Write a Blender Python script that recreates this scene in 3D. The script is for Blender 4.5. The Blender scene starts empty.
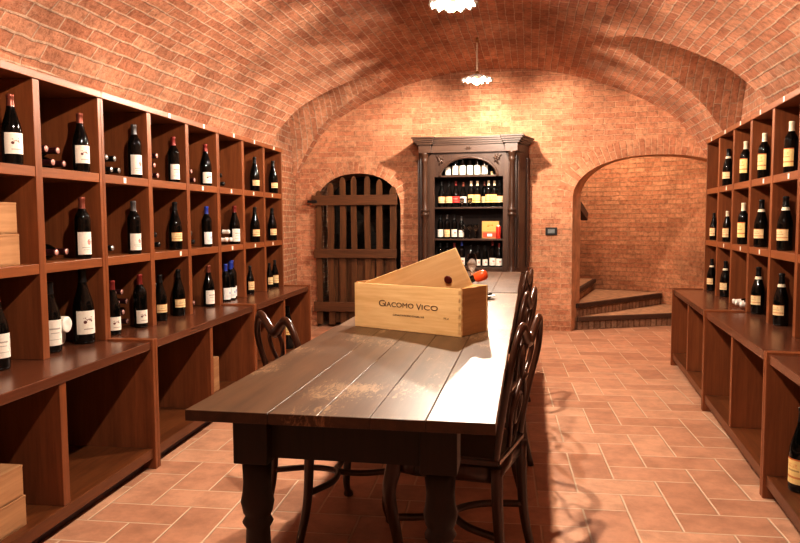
import bpy, bmesh, math, random
from math import sin, cos, tan, pi, sqrt, radians
from mathutils import Vector, Matrix

random.seed(7)
scene = bpy.context.scene
COL = scene.collection
V = Vector

# ------------------------------------------------------------------ materials
def nodes_of(name):
    m = bpy.data.materials.new(name); m.use_nodes = True
    nt = m.node_tree; nt.nodes.clear()
    out = nt.nodes.new('ShaderNodeOutputMaterial'); b = nt.nodes.new('ShaderNodeBsdfPrincipled')
    nt.links.new(b.outputs[0], out.inputs[0])
    return m, nt, b

def N(nt, kind, **kw):
    n = nt.nodes.new(kind)
    for k, v in kw.items():
        if k in n.inputs: n.inputs[k].default_value = v
        else: setattr(n, k, v)
    return n

def ramp(nt, fac, stops):
    r = nt.nodes.new('ShaderNodeValToRGB'); el = r.color_ramp.elements
    while len(el) < len(stops): el.new(.5)
    for e, (p, c) in zip(el, stops): e.position = p; e.color = (c[0], c[1], c[2], 1)
    nt.links.new(fac, r.inputs[0]); return r.outputs[0]

def mixc(nt, fac, a, b, mode='MIX'):
    m = nt.nodes.new('ShaderNodeMix'); m.data_type = 'RGBA'; m.blend_type = mode
    for sock, v in ((m.inputs[0], fac), (m.inputs[6], a), (m.inputs[7], b)):
        if hasattr(v, 'is_output'): nt.links.new(v, sock)
        elif isinstance(v, (tuple, list)): sock.default_value = (v[0], v[1], v[2], 1)
        else: sock.default_value = v
    return m.outputs[2]

def math_(nt, op, a, b=None, c=None):
    m = nt.nodes.new('ShaderNodeMath'); m.operation = op
    for i, v in enumerate((a, b, c)):
        if v is None: continue
        if hasattr(v, 'is_output'): nt.links.new(v, m.inputs[i])
        else: m.inputs[i].default_value = v
    return m.outputs[0]

def bump(nt, b, h, strength, dist):
    n = N(nt, 'ShaderNodeBump', Strength=strength, Distance=dist)
    nt.links.new(h, n.inputs['Height']); nt.links.new(n.outputs[0], b.inputs['Normal'])

def mat_brick(name, c1, c2, mortar, bw=.26, rh=.072, ms=.009, rough=.9, patch=.35, bumpd=.02, offset=.5, squash=1.0, wob=.022):
    m, nt, b = nodes_of(name)
    uv = N(nt, 'ShaderNodeUVMap'); tc = N(nt, 'ShaderNodeTexCoord')
    wo = N(nt, 'ShaderNodeTexNoise', Scale=7.0, Detail=4.0); nt.links.new(uv.outputs[0], wo.inputs['Vector'])
    sub = N(nt, 'ShaderNodeVectorMath', operation='SUBTRACT'); sub.inputs[1].default_value = (.5, .5, .5)
    nt.links.new(wo.outputs['Color'], sub.inputs[0])
    scl = N(nt, 'ShaderNodeVectorMath', operation='SCALE'); scl.inputs['Scale'].default_value = wob
    nt.links.new(sub.outputs[0], scl.inputs[0])
    add = N(nt, 'ShaderNodeVectorMath', operation='ADD')
    nt.links.new(uv.outputs[0], add.inputs[0]); nt.links.new(scl.outputs[0], add.inputs[1])
    br = N(nt, 'ShaderNodeTexBrick', offset=offset, squash=squash)
    br.inputs['Scale'].default_value = 1; br.inputs['Brick Width'].default_value = bw; br.inputs['Row Height'].default_value = rh
    br.inputs['Mortar Size'].default_value = ms; br.inputs['Mortar Smooth'].default_value = .35; br.inputs['Bias'].default_value = -.1
    br.inputs['Color1'].default_value = (*c1, 1); br.inputs['Color2'].default_value = (*c2, 1); br.inputs['Mortar'].default_value = (*mortar, 1)
    nt.links.new(add.outputs[0], br.inputs['Vector'])
    n1 = N(nt, 'ShaderNodeTexNoise', Scale=1.3, Detail=6.0, Roughness=.65); nt.links.new(tc.outputs['Object'], n1.inputs['Vector'])
    n2 = N(nt, 'ShaderNodeTexNoise', Scale=26.0, Detail=6.0, Roughness=.7); nt.links.new(tc.outputs['Object'], n2.inputs['Vector'])
    big = ramp(nt, n1.outputs[0], [(.32, (1 - patch,) * 3), (.55, (1, 1, 1)), (.75, (1 + patch * .5, 1 + patch * .55, 1 + patch * .65))])
    fine = ramp(nt, n2.outputs[0], [(.3, (.62, .58, .55)), (.5, (1, 1, 1)), (.7, (1.22, 1.25, 1.28))])
    c = mixc(nt, 1.0, br.outputs['Color'], big, 'MULTIPLY'); c = mixc(nt, 1.0, c, fine, 'MULTIPLY')
    # limy smears over the joints
    n3 = N(nt, 'ShaderNodeTexNoise', Scale=3.1, Detail=8.0, Roughness=.75); nt.links.new(tc.outputs['Object'], n3.inputs['Vector'])
    sm = ramp(nt, n3.outputs[0], [(.55, (0, 0, 0)), (.72, (.55, .55, .55))])
    c = mixc(nt, sm, c, mortar)
    nt.links.new(c, b.inputs['Base Color']); b.inputs['Roughness'].default_value = rough
    b.inputs['Specular IOR Level'].default_value = .25
    h = math_(nt, 'MULTIPLY_ADD', br.outputs['Fac'], -1.0, math_(nt, 'MULTIPLY', n2.outputs[0], .8))
    bump(nt, b, h, .8, bumpd)
    return m

def mat_floor():
    m, nt, b = nodes_of('terracotta_tiles')
    tc = N(nt, 'ShaderNodeTexCoord')
    mp = N(nt, 'ShaderNodeMapping', vector_type='POINT')
    W = .183; a = radians(2.4)
    # rotate the pattern about (.75, 3.605) and scale to one tile width
    mp.inputs['Rotation'].default_value = (0, 0, -a); mp.inputs['Scale'].default_value = (1 / W, 1 / W, 1)
    px, py = .75, 3.605
    # POINT mapping: out = R*(S*v)+T
    mp.inputs['Location'].default_value = (-(cos(-a) * px - sin(-a) * py) / W, -(sin(-a) * px + cos(-a) * py) / W, 0)
    nt.links.new(tc.outputs['Object'], mp.inputs['Vector'])
    sx = N(nt, 'ShaderNodeSeparateXYZ'); nt.links.new(mp.outputs[0], sx.inputs[0])
    x, y = sx.outputs[0], sx.outputs[1]
    i, j = math_(nt, 'FLOOR', x), math_(nt, 'FLOOR', y)
    fx, fy = math_(nt, 'SUBTRACT', x, i), math_(nt, 'SUBTRACT', y, j)
    d = math_(nt, 'ADD', math_(nt, 'SUBTRACT', i, j), 4001.0)
    mm = math_(nt, 'MODULO', d, 4.0)
    eq = lambda k: math_(nt, 'COMPARE', mm, float(k), .1)
    e0, e1, e2, e3 = eq(0), eq(1), eq(2), eq(3)
    g = .022
    left = math_(nt, 'ADD', fx, e1); right = math_(nt, 'ADD', math_(nt, 'SUBTRACT', 1.0, fx), e0)
    bot = math_(nt, 'ADD', fy, e2); top = math_(nt, 'ADD', math_(nt, 'SUBTRACT', 1.0, fy), e3)
    dist = math_(nt, 'MINIMUM', math_(nt, 'MINIMUM', left, right), math_(nt, 'MINIMUM', bot, top))
    mr = N(nt, 'ShaderNodeMapRange'); mr.inputs['From Min'].default_value = g * .5; mr.inputs['From Max'].default_value = g * 1.5
    nt.links.new(dist, mr.inputs['Value']); tile = mr.outputs[0]
    # one random value per tile: index of the tile's first cell
    ti = math_(nt, 'SUBTRACT', i, e1); tj = math_(nt, 'SUBTRACT', j, e2)
    cb = N(nt, 'ShaderNodeCombineXYZ'); nt.links.new(ti, cb.inputs[0]); nt.links.new(tj, cb.inputs[1])
    wn = N(nt, 'ShaderNodeTexWhiteNoise'); nt.links.new(cb.outputs[0], wn.inputs['Vector'])
    base = ramp(nt, wn.outputs['Value'], [(0, (.48, .255, .160)), (.5, (.56, .31, .200)), (1, (.62, .37, .245))])
    n1 = N(nt, 'ShaderNodeTexNoise', Scale=7.0, Detail=7.0, Roughness=.7); nt.links.new(tc.outputs['Object'], n1.inputs['Vector'])
    mul = ramp(nt, n1.outputs[0], [(.3, (.75, .72, .70)), (.6, (1.1, 1.1, 1.1))])
    c = mixc(nt, 1.0, base, mul, 'MULTIPLY')
    c = mixc(nt, tile, (.66, .50, .36), c)
    nt.links.new(c, b.inputs['Base Color'])
    rr = N(nt, 'ShaderNodeMapRange'); rr.inputs['To Min'].default_value = .35; rr.inputs['To Max'].default_value = .6
    nt.links.new(n1.outputs[0], rr.inputs['Value']); nt.links.new(rr.outputs[0], b.inputs['Roughness'])
    b.inputs['Specular IOR Level'].default_value = .35
    h = math_(nt, 'MULTIPLY_ADD', n1.outputs[0], .25, tile); bump(nt, b, h, .6, .004)
    return m

def mat_wood(name, dark, light, axis='z', rough=.4, scale=9, spec=.4, coat=0, bumps=.1, contrast=(.3, .7)):
    m, nt, b = nodes_of(name)
    tc = N(nt, 'ShaderNodeTexCoord'); mp = N(nt, 'ShaderNodeMapping')
    s = {'x': (.07, 1, 1), 'y': (1, .07, 1), 'z': (1, 1, .07)}[axis]
    mp.inputs['Scale'].default_value = [q * scale for q in s]
    nt.links.new(tc.outputs['Object'], mp.inputs['Vector'])
    n1 = N(nt, 'ShaderNodeTexNoise', Scale=1.0, Detail=8.0, Roughness=.62, Distortion=.6); nt.links.new(mp.outputs[0], n1.inputs['Vector'])
    n2 = N(nt, 'ShaderNodeTexNoise', Scale=7.0, Detail=6.0, Roughness=.6); nt.links.new(mp.outputs[0], n2.inputs['Vector'])
    f = math_(nt, 'MULTIPLY_ADD', n2.outputs[0], .35, math_(nt, 'MULTIPLY', n1.outputs[0], .65))
    c = ramp(nt, f, [(contrast[0], dark), (contrast[1], light)])
    nt.links.new(c, b.inputs['Base Color'])
    b.inputs['Roughness'].default_value = rough; b.inputs['Specular IOR Level'].default_value = spec
    b.inputs['Coat Weight'].default_value = coat; b.inputs['Coat Roughness'].default_value = .25
    bump(nt, b, f, bumps, .004)
    return m

def mat_tabletop(name, dark, light, worn, rough=.38):
    m, nt, b = nodes_of(name)
    tc = N(nt, 'ShaderNodeTexCoord'); mp = N(nt, 'ShaderNodeMapping')
    mp.inputs['Scale'].default_value = (22, 1.6, 22); nt.links.new(tc.outputs['Object'], mp.inputs['Vector'])
    n1 = N(nt, 'ShaderNodeTexNoise', Scale=1.0, Detail=8.0, Roughness=.65); nt.links.new(mp.outputs[0], n1.inputs['Vector'])
    base = ramp(nt, n1.outputs[0], [(.3, dark), (.7, light)])
    mp2 = N(nt, 'ShaderNodeMapping'); mp2.inputs['Scale'].default_value = (44, 13, 20); nt.links.new(tc.outputs['Object'], mp2.inputs['Vector'])
    n2 = N(nt, 'ShaderNodeTexNoise', Scale=1.6, Detail=9.0, Roughness=.8, Distortion=1.2); nt.links.new(mp2.outputs[0], n2.inputs['Vector'])
    n3 = N(nt, 'ShaderNodeTexNoise', Scale=3.0, Detail=2.0); nt.links.new(tc.outputs['Object'], n3.inputs['Vector'])
    w = math_(nt, 'MULTIPLY_ADD', n3.outputs[0], .55, math_(nt, 'MULTIPLY', n2.outputs[0], .55))
    wm = ramp(nt, w, [(.585, (0, 0, 0)), (.64, (1, 1, 1))])
    c = mixc(nt, math_(nt, 'MULTIPLY', wm, .75), base, worn)
    nt.links.new(c, b.inputs['Base Color'])
    r = N(nt, 'ShaderNodeMapRange'); r.inputs['To Min'].default_value = rough - .06; r.inputs['To Max'].default_value = rough + .12
    nt.links.new(n3.outputs[0], r.inputs['Value']); nt.links.new(r.outputs[0], b.inputs['Roughness'])
    b.inputs['Specular IOR Level'].default_value = .52
    bump(nt, b, n1.outputs[0], .12, .004)
    return m

def mat_plain(name, col, rough=.5, metal=0, spec=.5, noise=.12, trans=0, emis=None, estr=0, scale=30):
    m, nt, b = nodes_of(name)
    tc = N(nt, 'ShaderNodeTexCoord')
    n = N(nt, 'ShaderNodeTexNoise', Scale=float(scale), Detail=4.0); nt.links.new(tc.outputs['Object'], n.inputs['Vector'])
    c = ramp(nt, n.outputs[0], [(.3, [q * (1 - noise) for q in col]), (.7, [min(1, q * (1 + noise)) for q in col])])
    nt.links.new(c, b.inputs['Base Color'])
    b.inputs['Roughness'].default_value = rough; b.inputs['Metallic'].default_value = metal; b.inputs['Specular IOR Level'].default_value = spec
    if trans: b.inputs['Transmission Weight'].default_value = trans
    if emis: b.inputs['Emission Color'].default_value = (*emis, 1); b.inputs['Emission Strength'].default_value = estr
    return m

def mat_label(name, paper, ink, style, accent=None):
    """paper label with printed marks laid out in the label's own UV square"""
    m, nt, b = nodes_of(name)
    uv = N(nt, 'ShaderNodeUVMap'); sx = N(nt, 'ShaderNodeSeparateXYZ'); nt.links.new(uv.outputs[0], sx.inputs[0])
    u, v = sx.outputs[0], sx.outputs[1]
    n = N(nt, 'ShaderNodeTexNoise', Scale=9.0, Detail=4.0, Roughness=.7); nt.links.new(uv.outputs[0], n.inputs['Vector'])
    def box(u0, u1, v0, v1):
        a = math_(nt, 'MULTIPLY', math_(nt, 'GREATER_THAN', u, u0), math_(nt, 'LESS_THAN', u, u1))
        c = math_(nt, 'MULTIPLY', math_(nt, 'GREATER_THAN', v, v0), math_(nt, 'LESS_THAN', v, v1))
        return math_(nt, 'MULTIPLY', a, c)
    def disc(cu, cv, r, ky=1.0):
        a = math_(nt, 'SUBTRACT', u, cu); c = math_(nt, 'MULTIPLY', math_(nt, 'SUBTRACT', v, cv), ky)
        q = math_(nt, 'ADD', math_(nt, 'MULTIPLY', a, a), math_(nt, 'MULTIPLY', c, c))
        return math_(nt, 'LESS_THAN', q, r * r)
    grain = ramp(nt, n.outputs[0], [(.3, [q * .93 for q in paper]), (.7, [min(1, q * 1.05) for q in paper])])
    c = grain
    if style == 'bird':        # dark brushed figure in the upper middle and thin lines beneath
        k = math_(nt, 'MULTIPLY', disc(.5, .62, .24, 1.6), math_(nt, 'GREATER_THAN', n.outputs[0], .56))
        k2 = math_(nt, 'MULTIPLY', disc(.36, .52, .07), math_(nt, 'GREATER_THAN', n.outputs[0], .42))
        c = mixc(nt, math_(nt, 'MAXIMUM', k, k2), c, ink)
        c = mixc(nt, math_(nt, 'MULTIPLY', box(.3, .72, .2, .24), .6), c, ink)
    elif style == 'band':      # pale label with a darker lower band and line of type
        c = mixc(nt, math_(nt, 'MULTIPLY', box(0, 1, .22, .3), .8), c, accent or ink)
        c = mixc(nt, math_(nt, 'MULTIPLY', box(.25, .75, .5, .56), .55), c, ink)
        c = mixc(nt, math_(nt, 'MULTIPLY', box(.3, .7, .64, .8), math_(nt, 'MULTIPLY', math_(nt, 'GREATER_THAN', n.outputs[0], .5), .5)), c, accent or ink)
        c = mixc(nt, box(.0, 1., .94, 1.), c, accent or ink)
    elif style == 'crest':
        c = mixc(nt, math_(nt, 'MULTIPLY', disc(.66, .55, .12, .9), math_(nt, 'MULTIPLY', math_(nt, 'GREATER_THAN', n.outputs[0], .45), .8)), c, accent or ink)
        c = mixc(nt, math_(nt, 'MULTIPLY', box(.25, .75, .3, .33), .5), c, ink)
        c = mixc(nt, math_(nt, 'MULTIPLY', box(.32, .68, .2, .225), .5), c, ink)
    else:
        c = mixc(nt, math_(nt, 'MULTIPLY', box(.25, .75, .62, .68), .55), c, ink)
        c = mixc(nt, math_(nt, 'MULTIPLY', box(.3, .7, .47, .5), .5), c, ink)
        c = mixc(nt, math_(nt, 'MULTIPLY', box(.2, .8, .22, .245), .45), c, ink)
    nt.links.new(c, b.inputs['Base Color']); b.inputs['Roughness'].default_value = .65
    return m

M = {}
M['vault'] = mat_brick('vault_brick', (.50, .235, .14), (.70, .39, .25), (.68, .49, .36), bw=.235, rh=.066, ms=.006, bumpd=.03, wob=.020)
M['lunette_lit'] = mat_brick('lunette_brick_lit', (.60, .31, .19), (.76, .45, .29), (.72, .53, .39), bw=.235, rh=.066, ms=.006, bumpd=.03)  # vault brick lightened, lamplight inside the side vaults put into the colour
M['wall'] = mat_brick('wall_brick', (.53, .25, .145), (.67, .37, .225), (.66, .41, .265), bw=.215, rh=.058, ms=.006, patch=.3)
M['wall_side'] = mat_brick('side_wall_brick', (.47, .21, .12), (.58, .30, .175), (.62, .42, .28), bw=.215, rh=.06, ms=.008, patch=.35)
M['stair_brick'] = mat_brick('stairwell_brick', (.46, .20, .105), (.58, .29, .16), (.46, .25, .14), bw=.21, rh=.058, ms=.006, patch=.4)
M['riser'] = mat_brick('riser_brick', (.46, .29, .19), (.62, .44, .31), (.34, .20, .12), bw=.12, rh=.07, ms=.010, patch=.5, offset=0.0)
M['floor'] = mat_floor()
M['recess'] = mat_brick('recess_stone', (.10, .06, .035), (.16, .10, .06), (.13, .09, .06), bw=.32, rh=.14, ms=.02, patch=.6)
M['recess_shade'] = mat_brick('shaded_recess_stone', (.020, .014, .010), (.05, .034, .022), (.03, .022, .016), bw=.34, rh=.15, ms=.02, patch=.7)  # near-black stone stands in for the unlit depth behind the gate
RED_D, RED_L = (.085, .026, .008), (.24, .084, .026)
M['rack_v'] = mat_wood('rack_wood_upright', RED_D, RED_L, 'z', rough=.42, scale=11, coat=.1)
M['rack_h'] = mat_wood('rack_wood_long', RED_D, RED_L, 'y', rough=.40, scale=11, coat=.1)
M['rack_edge'] = mat_wood('rack_wood_front_edge', (.17, .052, .016), (.37, .135, .046), 'y', rough=.42, scale=12, coat=.12)
M['rack_edge_v'] = mat_wood('rack_wood_front_post', (.16, .048, .015), (.34, .120, .042), 'z', rough=.42, scale=12, coat=.12)
M['counter'] = mat_wood('rack_counter_wood', (.10, .033, .015), (.20, .075, .036), 'y', rough=.27, scale=8, coat=.5, spec=.5)
M['rack_back'] = mat_wood('rack_back_wood', (.05, .013, .006), (.12, .034, .014), 'z', rough=.5, scale=7)
M['table'] = mat_tabletop('old_table_top', (.060, .030, .013), (.125, .066, .030), (.34, .22, .12))
M['table_mid'] = mat_tabletop('grey_table_top', (.13, .085, .055), (.22, .15, .10), (.30, .22, .15), rough=.36)
M['table_far'] = mat_tabletop('brown_table_top', (.075, .038, .02), (.15, .08, .045), (.22, .13, .08), rough=.42)
M['table_dark'] = mat_wood('table_base_wood', (.016, .007, .004), (.045, .019, .009), 'z', rough=.45, scale=10)
M['chair'] = mat_wood('chair_walnut', (.035, .013, .007), (.10, .036, .016), 'z', rough=.28, scale=9, coat=.5, spec=.5)
M['cab'] = mat_wood('cabinet_oak', (.035, .016, .010), (.105, .052, .030), 'z', rough=.42, scale=12, coat=.2)
M['cab_h'] = mat_wood('cabinet_oak_cornice', (.04, .020, .013), (.12, .064, .04), 'x', rough=.42, scale=12, coat=.2)
M['cab_in'] = mat_wood('cabinet_inside', (.02, .009, .006), (.06, .026, .015), 'z', rough=.6, scale=8)
M['gate'] = mat_wood('gate_wood', (.06, .025, .010), (.20, .088, .034), 'z', rough=.6, scale=13, spec=.3)
M['gate_h'] = mat_wood('gate_bar_wood', (.06, .025, .010), (.19, .082, .034), 'x', rough=.55, scale=13, spec=.35)
M['crate'] = mat_wood('pine_crate', (.66, .42, .18), (.86, .63, .34), 'x', rough=.55, scale=13, spec=.3, contrast=(.35, .6))
M['crate_side'] = mat_wood('pine_crate_end', (.40, .19, .065), (.60, .33, .13), 'y', rough=.6, scale=13, spec=.3)
M['crate_in'] = mat_wood('pine_crate_lid', (.68, .43, .19), (.87, .64, .36), 'x', rough=.55, scale=9, spec=.3, contrast=(.35, .62))
M['crate_old'] = mat_wood('old_pine_crate', (.30, .15, .07), (.54, .32, .17), 'y', rough=.7, scale=10, spec=.2)
M['ink'] = mat_plain('burnt_ink', (.11, .05, .025), .8)
M['seal'] = mat_plain('dark_red_wax', (.11, .012, .01), .35)
M['glass_black'] = mat_plain('black_bottle_glass', (.0035, .0035, .003), .07, spec=.6, noise=.02)
M['glass_green'] = mat_plain('green_bottle_glass', (.010, .016, .007), .07, spec=.6, noise=.02)
M['glass_clear'] = mat_plain('clear_glass', (.97, .97, .95), .02, trans=1.0, noise=.01)
M['cap_red'] = mat_plain('red_capsule', (.25, .035, .028), .35, metal=.3)
M['cap_copper'] = mat_plain('copper_capsule', (.27, .085, .055), .35, metal=.4)
M['cap_grey'] = mat_plain('grey_capsule', (.16, .15, .15), .35, metal=.5)
M['cap_black'] = mat_plain('black_capsule', (.012, .011, .011), .3)
M['cap_blue'] = mat_plain('blue_capsule', (.03, .06, .33), .3)
M['cap_white'] = mat_plain('cream_capsule', (.80, .70, .52), .4)
M['cap_orange'] = mat_plain('orange_wax', (.72, .12, .03), .3)
M['cap_pale'] = mat_plain('pale_capsule_end', (.62, .36, .31), .35, metal=.2)
M['cap_shaded'] = mat_plain('shaded_capsule_sleeve', (.05, .010, .012), .35)  # capsule sleeve darkened, shade inside the rack cells put into its colour
M['cap_silver'] = mat_plain('silver_capsule_end', (.52, .50, .48), .3, metal=.6)
M['lab_white'] = mat_label('white_label', (.82, .78, .70), (.12, .08, .07), 'lines')
M['lab_bird'] = mat_label('sketch_label', (.82, .77, .68), (.16, .05, .04), 'bird')
M['lab_cream'] = mat_label('cream_band_label', (.80, .62, .36), (.20, .08, .04), 'band', (.52, .22, .08))
M['lab_yellow'] = mat_label('yellow_band_label', (.85, .66, .30), (.25, .10, .03), 'band', (.60, .20, .06))
M['lab_crest'] = mat_label('crest_label', (.84, .80, .72), (.10, .09, .10), 'crest', (.45, .12, .10))
M['lab_blue'] = mat_label('blue_crest_label', (.84, .83, .80), (.10, .12, .25), 'crest', (.25, .30, .50))
M['lab_wrap'] = mat_label('wrapped_paper', (.82, .74, .58), (.10, .07, .05), 'bird')
M['lab_red'] = mat_label('red_round_label', (.72, .06, .05), (.85, .75, .6), 'lines')
M['paper'] = mat_plain('white_card', (.86, .84, .79), .6, noise=.04)
M['cork_cap'] = mat_plain('white_wrap', (.88, .83, .76), .45, noise=.05)
M['cord'] = mat_plain('braided_cord', (.60, .52, .42), .8, scale=120)
M['enamel'] = mat_plain('white_ceramic_shade', (.88, .86, .82), .25, noise=.03)
M['brass'] = mat_plain('brass', (.45, .30, .12), .35, metal=1)
M['bulb'] = mat_plain('lit_bulb', (1, .9, .75), .3, emis=(1.0, .90, .77), estr=12000)
M['stone'] = mat_plain('stair_tread', (.46, .27, .16), .75, noise=.25, scale=14)
M['nosing'] = mat_wood('stair_nosing', (.05, .024, .014), (.14, .07, .04), 'x', rough=.6, scale=9)
M['plastic'] = mat_plain('switch_frame', (.02, .02, .022), .35)
M['plastic_grey'] = mat_plain('switch_button', (.20, .22, .22), .4)
M['plaster'] = mat_plain('plastered_jamb', (.58, .36, .22), .9, noise=.2, scale=9)
M['tin_red'] = mat_plain('red_tin', (.62, .05, .03), .35, noise=.1)
M['panettone'] = mat_label('printed_box', (.72, .42, .14), (.35, .22, .04), 'bird', (.6, .1, .05))
M['box_red'] = mat_plain('red_print', (.60, .10, .05), .5)

# ------------------------------------------------------------------ mesh building
class MB:
    def __init__(self): self.bm = bmesh.new(); self.uv = self.bm.loops.layers.uv.new('UVMap'); self.mats = []; self.cur = 0
    def use(self, mat):
        if mat not in self.mats: self.mats.append(mat)
        self.cur = self.mats.index(mat); return self
    def face(self, pts, uvs=None, smooth=False):
        vs = [self.bm.verts.new(p) for p in pts]
        f = self.bm.faces.new(vs); f.material_index = self.cur; f.smooth = smooth
        if uvs:
            for l, q in zip(f.loops, uvs): l[self.uv].uv = q
        return f
    def grid(self, rows, uvs=None, smooth=True, close=False):
        vv = [[self.bm.verts.new(p) for p in r] for r in rows]
        n = len(rows[0])
        for i in range(len(rows) - 1):
            for j in range(n if close else n - 1):
                k = (j + 1) % n
                q = (vv[i][j], vv[i][k], vv[i + 1][k], vv[i + 1][j])
                if len(set(q)) < 4: continue
                f = self.bm.faces.new(q); f.smooth = smooth; f.material_index = self.cur
                if uvs:
                    for l, (a, b) in zip(f.loops, ((i, j), (i, k), (i + 1, k), (i + 1, j))): l[self.uv].uv = uvs[a][b]
        return vv
    def box(self, x0, x1, y0, y1, z0, z1, bev=0, mtx=None):
        x0, x1 = min(x0, x1), max(x0, x1); y0, y1 = min(y0, y1), max(y0, y1); z0, z1 = min(z0, z1), max(z0, z1)
        P = [(x, y, z) for x in (x0, x1) for y in (y0, y1) for z in (z0, z1)]
        vs = [self.bm.verts.new(mtx @ V(p) if mtx else p) for p in P]
        fs = []
        for idx in ((0, 1, 3, 2), (4, 6, 7, 5), (0, 4, 5, 1), (2, 3, 7, 6), (0, 2, 6, 4), (1, 5, 7, 3)):
            f = self.bm.faces.new([vs[i] for i in idx]); f.material_index = self.cur; fs.append(f)
        if bev:
            es = list({e for f in fs for e in f.edges})
            r = bmesh.ops.bevel(self.bm, geom=es, offset=bev, segments=2, affect='EDGES', profile=.5)
            for f in r['faces']: f.material_index = self.cur
        return self
    def lathe(self, prof, seg=24, mtx=None, smooth=True, wave=None):
        rows = []
        for r, z in prof:
            row = []
            for k in range(seg):
                a = 2 * pi * k / seg; rr, zz = r, z
                if wave: rr, zz = wave(r, z, a)
                p = V((rr * cos(a), rr * sin(a), zz)); row.append(mtx @ p if mtx else p)
            rows.append(row)
        self.grid(rows[::-1], smooth=smooth, close=True)
        return self
    def tube(self, pts, rad, seg=10, flat=1.0, up=None, cap=True):
        pts = [V(p) for p in pts]; n = len(pts)
        if not isinstance(rad, (list, tuple)): rad = [rad] * n
        T = [(pts[min(i + 1, n - 1)] - pts[max(i - 1, 0)]).normalized() for i in range(n)]
        up = V(up) if up else (V((0, 0, 1)) if abs(T[0].z) < .9 else V((1, 0, 0)))
        s = T[0].cross(up).normalized(); rows = []
        for i in range(n):
            s = (s - T[i] * s.dot(T[i])).normalized(); u = s.cross(T[i])
            rows.append([pts[i] + (s * cos(2 * pi * k / seg) * flat + u * sin(2 * pi * k / seg)) * rad[i] for k in range(seg)])
        vv = self.grid(rows, close=True)
        if cap:
            for r in (vv[0][::-1], vv[-1]):
                f = self.bm.faces.new(r); f.material_index = self.cur
        return self
    def prism(self, outline, y0, y1, axis='y'):
        """outline of (a, b) pairs extruded along an axis"""
        mk = {'y': lambda a, b, t: (a, t, b), 'x': lambda a, b, t: (t, a, b), 'z': lambda a, b, t: (a, b, t)}[axis]
        A = [self.bm.verts.new(mk(a, b, y0)) for a, b in outline]; B = [self.bm.verts.new(mk(a, b, y1)) for a, b in outline]
        n = len(outline)
        fs = [self.bm.faces.new(A), self.bm.faces.new(B[::-1])]
        for i in range(n): fs.append(self.bm.faces.new((A[i], B[i], B[(i + 1) % n], A[(i + 1) % n])))
        for f in fs: f.material_index = self.cur
        return self
    def mesh(self, name, fix=True):
        if fix: bmesh.ops.recalc_face_normals(self.bm, faces=self.bm.faces)
        me = bpy.data.meshes.new(name); self.bm.to_mesh(me); self.bm.free()
        for m in self.mats: me.materials.append(m)
        return me

def smooth_path(ctrl, n=6):
    """Catmull-Rom through control points (tuples of any length)"""
    P = [ctrl[0]] + list(ctrl) + [ctrl[-1]]; out = []
    for i in range(1, len(P) - 2):
        for k in range(n):
            t = k / n; a, b, c, d = P[i - 1], P[i], P[i + 1], P[i + 2]
            out.append(tuple(.5 * (2 * q1 + (q2 - q0) * t + (2 * q0 - 5 * q1 + 4 * q2 - q3) * t * t + (3 * q1 - q0 - 3 * q2 + q3) * t ** 3)
                             for q0, q1, q2, q3 in zip(a, b, c, d)))
    out.append(tuple(ctrl[-1])); return out

def link(name, me, parent=None, mtx=None):
    o = bpy.data.objects.new(name, me); COL.objects.link(o)
    if parent: o.parent = parent
    if mtx is not None: o.matrix_basis = mtx
    return o

def empty(name, loc=(0, 0, 0), rz=0, label=None, cat=None, group=None):
    o = bpy.data.objects.new(name, None); COL.objects.link(o); o.location = loc; o.rotation_euler = (0, 0, rz); o.empty_display_size = .1
    tag(o, label, cat, group); return o

def tag(o, label=None, cat=None, group=None, kind=None):
    if label: o['label'] = label
    if cat: o['category'] = cat
    if group: o['group'] = group
    if kind: o['kind'] = kind
    return o

def part(name, mb, parent, fix=True): return link(name, mb.mesh(name, fix), parent)
def struct(name, mb, label=None, cat=None, fix=True):
    return tag(link(name, mb.mesh(name, fix)), label, cat, None, 'structure')

# ------------------------------------------------------------------ camera
H, F, YAW, PIT, ROL = 1.22, 719.256, radians(10.2857), radians(4.1711), radians(.3048)
fwd = V((-sin(YAW) * cos(PIT), cos(YAW) * cos(PIT), -sin(PIT)))
r0 = V((cos(YAW), sin(YAW), 0)); u0 = r0.cross(fwd)
right = r0 * cos(ROL) - u0 * sin(ROL); up = r0 * sin(ROL) + u0 * cos(ROL)
cam = bpy.data.cameras.new('camera'); cam.sensor_width = 36; cam.lens = F * 36 / 800; cam.clip_start = .02
co = bpy.data.objects.new('camera', cam); COL.objects.link(co)
co.matrix_world = Matrix(((right.x, up.x, -fwd.x, 0), (right.y, up.y, -fwd.y, 0), (right.z, up.z, -fwd.z, H), (0, 0, 0, 1)))
scene.camera = co

# ------------------------------------------------------------------ room shell
AL, AR = radians(-2.3289), radians(2.9706)
XL, YL, XR, YR = -2.1634, 6.1121, 1.3957, 6.201
DEPTH = .40
YB, YF = 7.9, -1.6                       # back wall, wall behind the camera
wl = lambda y: XL - DEPTH + tan(AL) * (y - YL)
wr = lambda y: XR + DEPTH + tan(AR) * (y - YR)
VXC, VR, VTOP = -.40, 3.36, 2.82
zv = lambda x: VTOP - VR + sqrt(max(0.01, VR * VR - (x - VXC) ** 2)) - (.85 if x > VXC else 1.2) * max(0, abs(x - VXC) - 1.72) ** 2
arc = lambda x: VR * math.asin(max(-1, min(1, (x - VXC) / VR)))
PW = 2.1
def lun(yc, hw, zs, ztop):
    return lambda y: zs + (ztop - zs) * max(0, 1 - abs((y - yc) / hw) ** PW) ** (1 / PW)
LUN = {'L': (7.24, .56, zv(wl(7.24)), 2.64), 'R': (6.26, .68, zv(wr(6.26)), 2.65)}
lz = {k: lun(*v) for k, v in LUN.items()}
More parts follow.
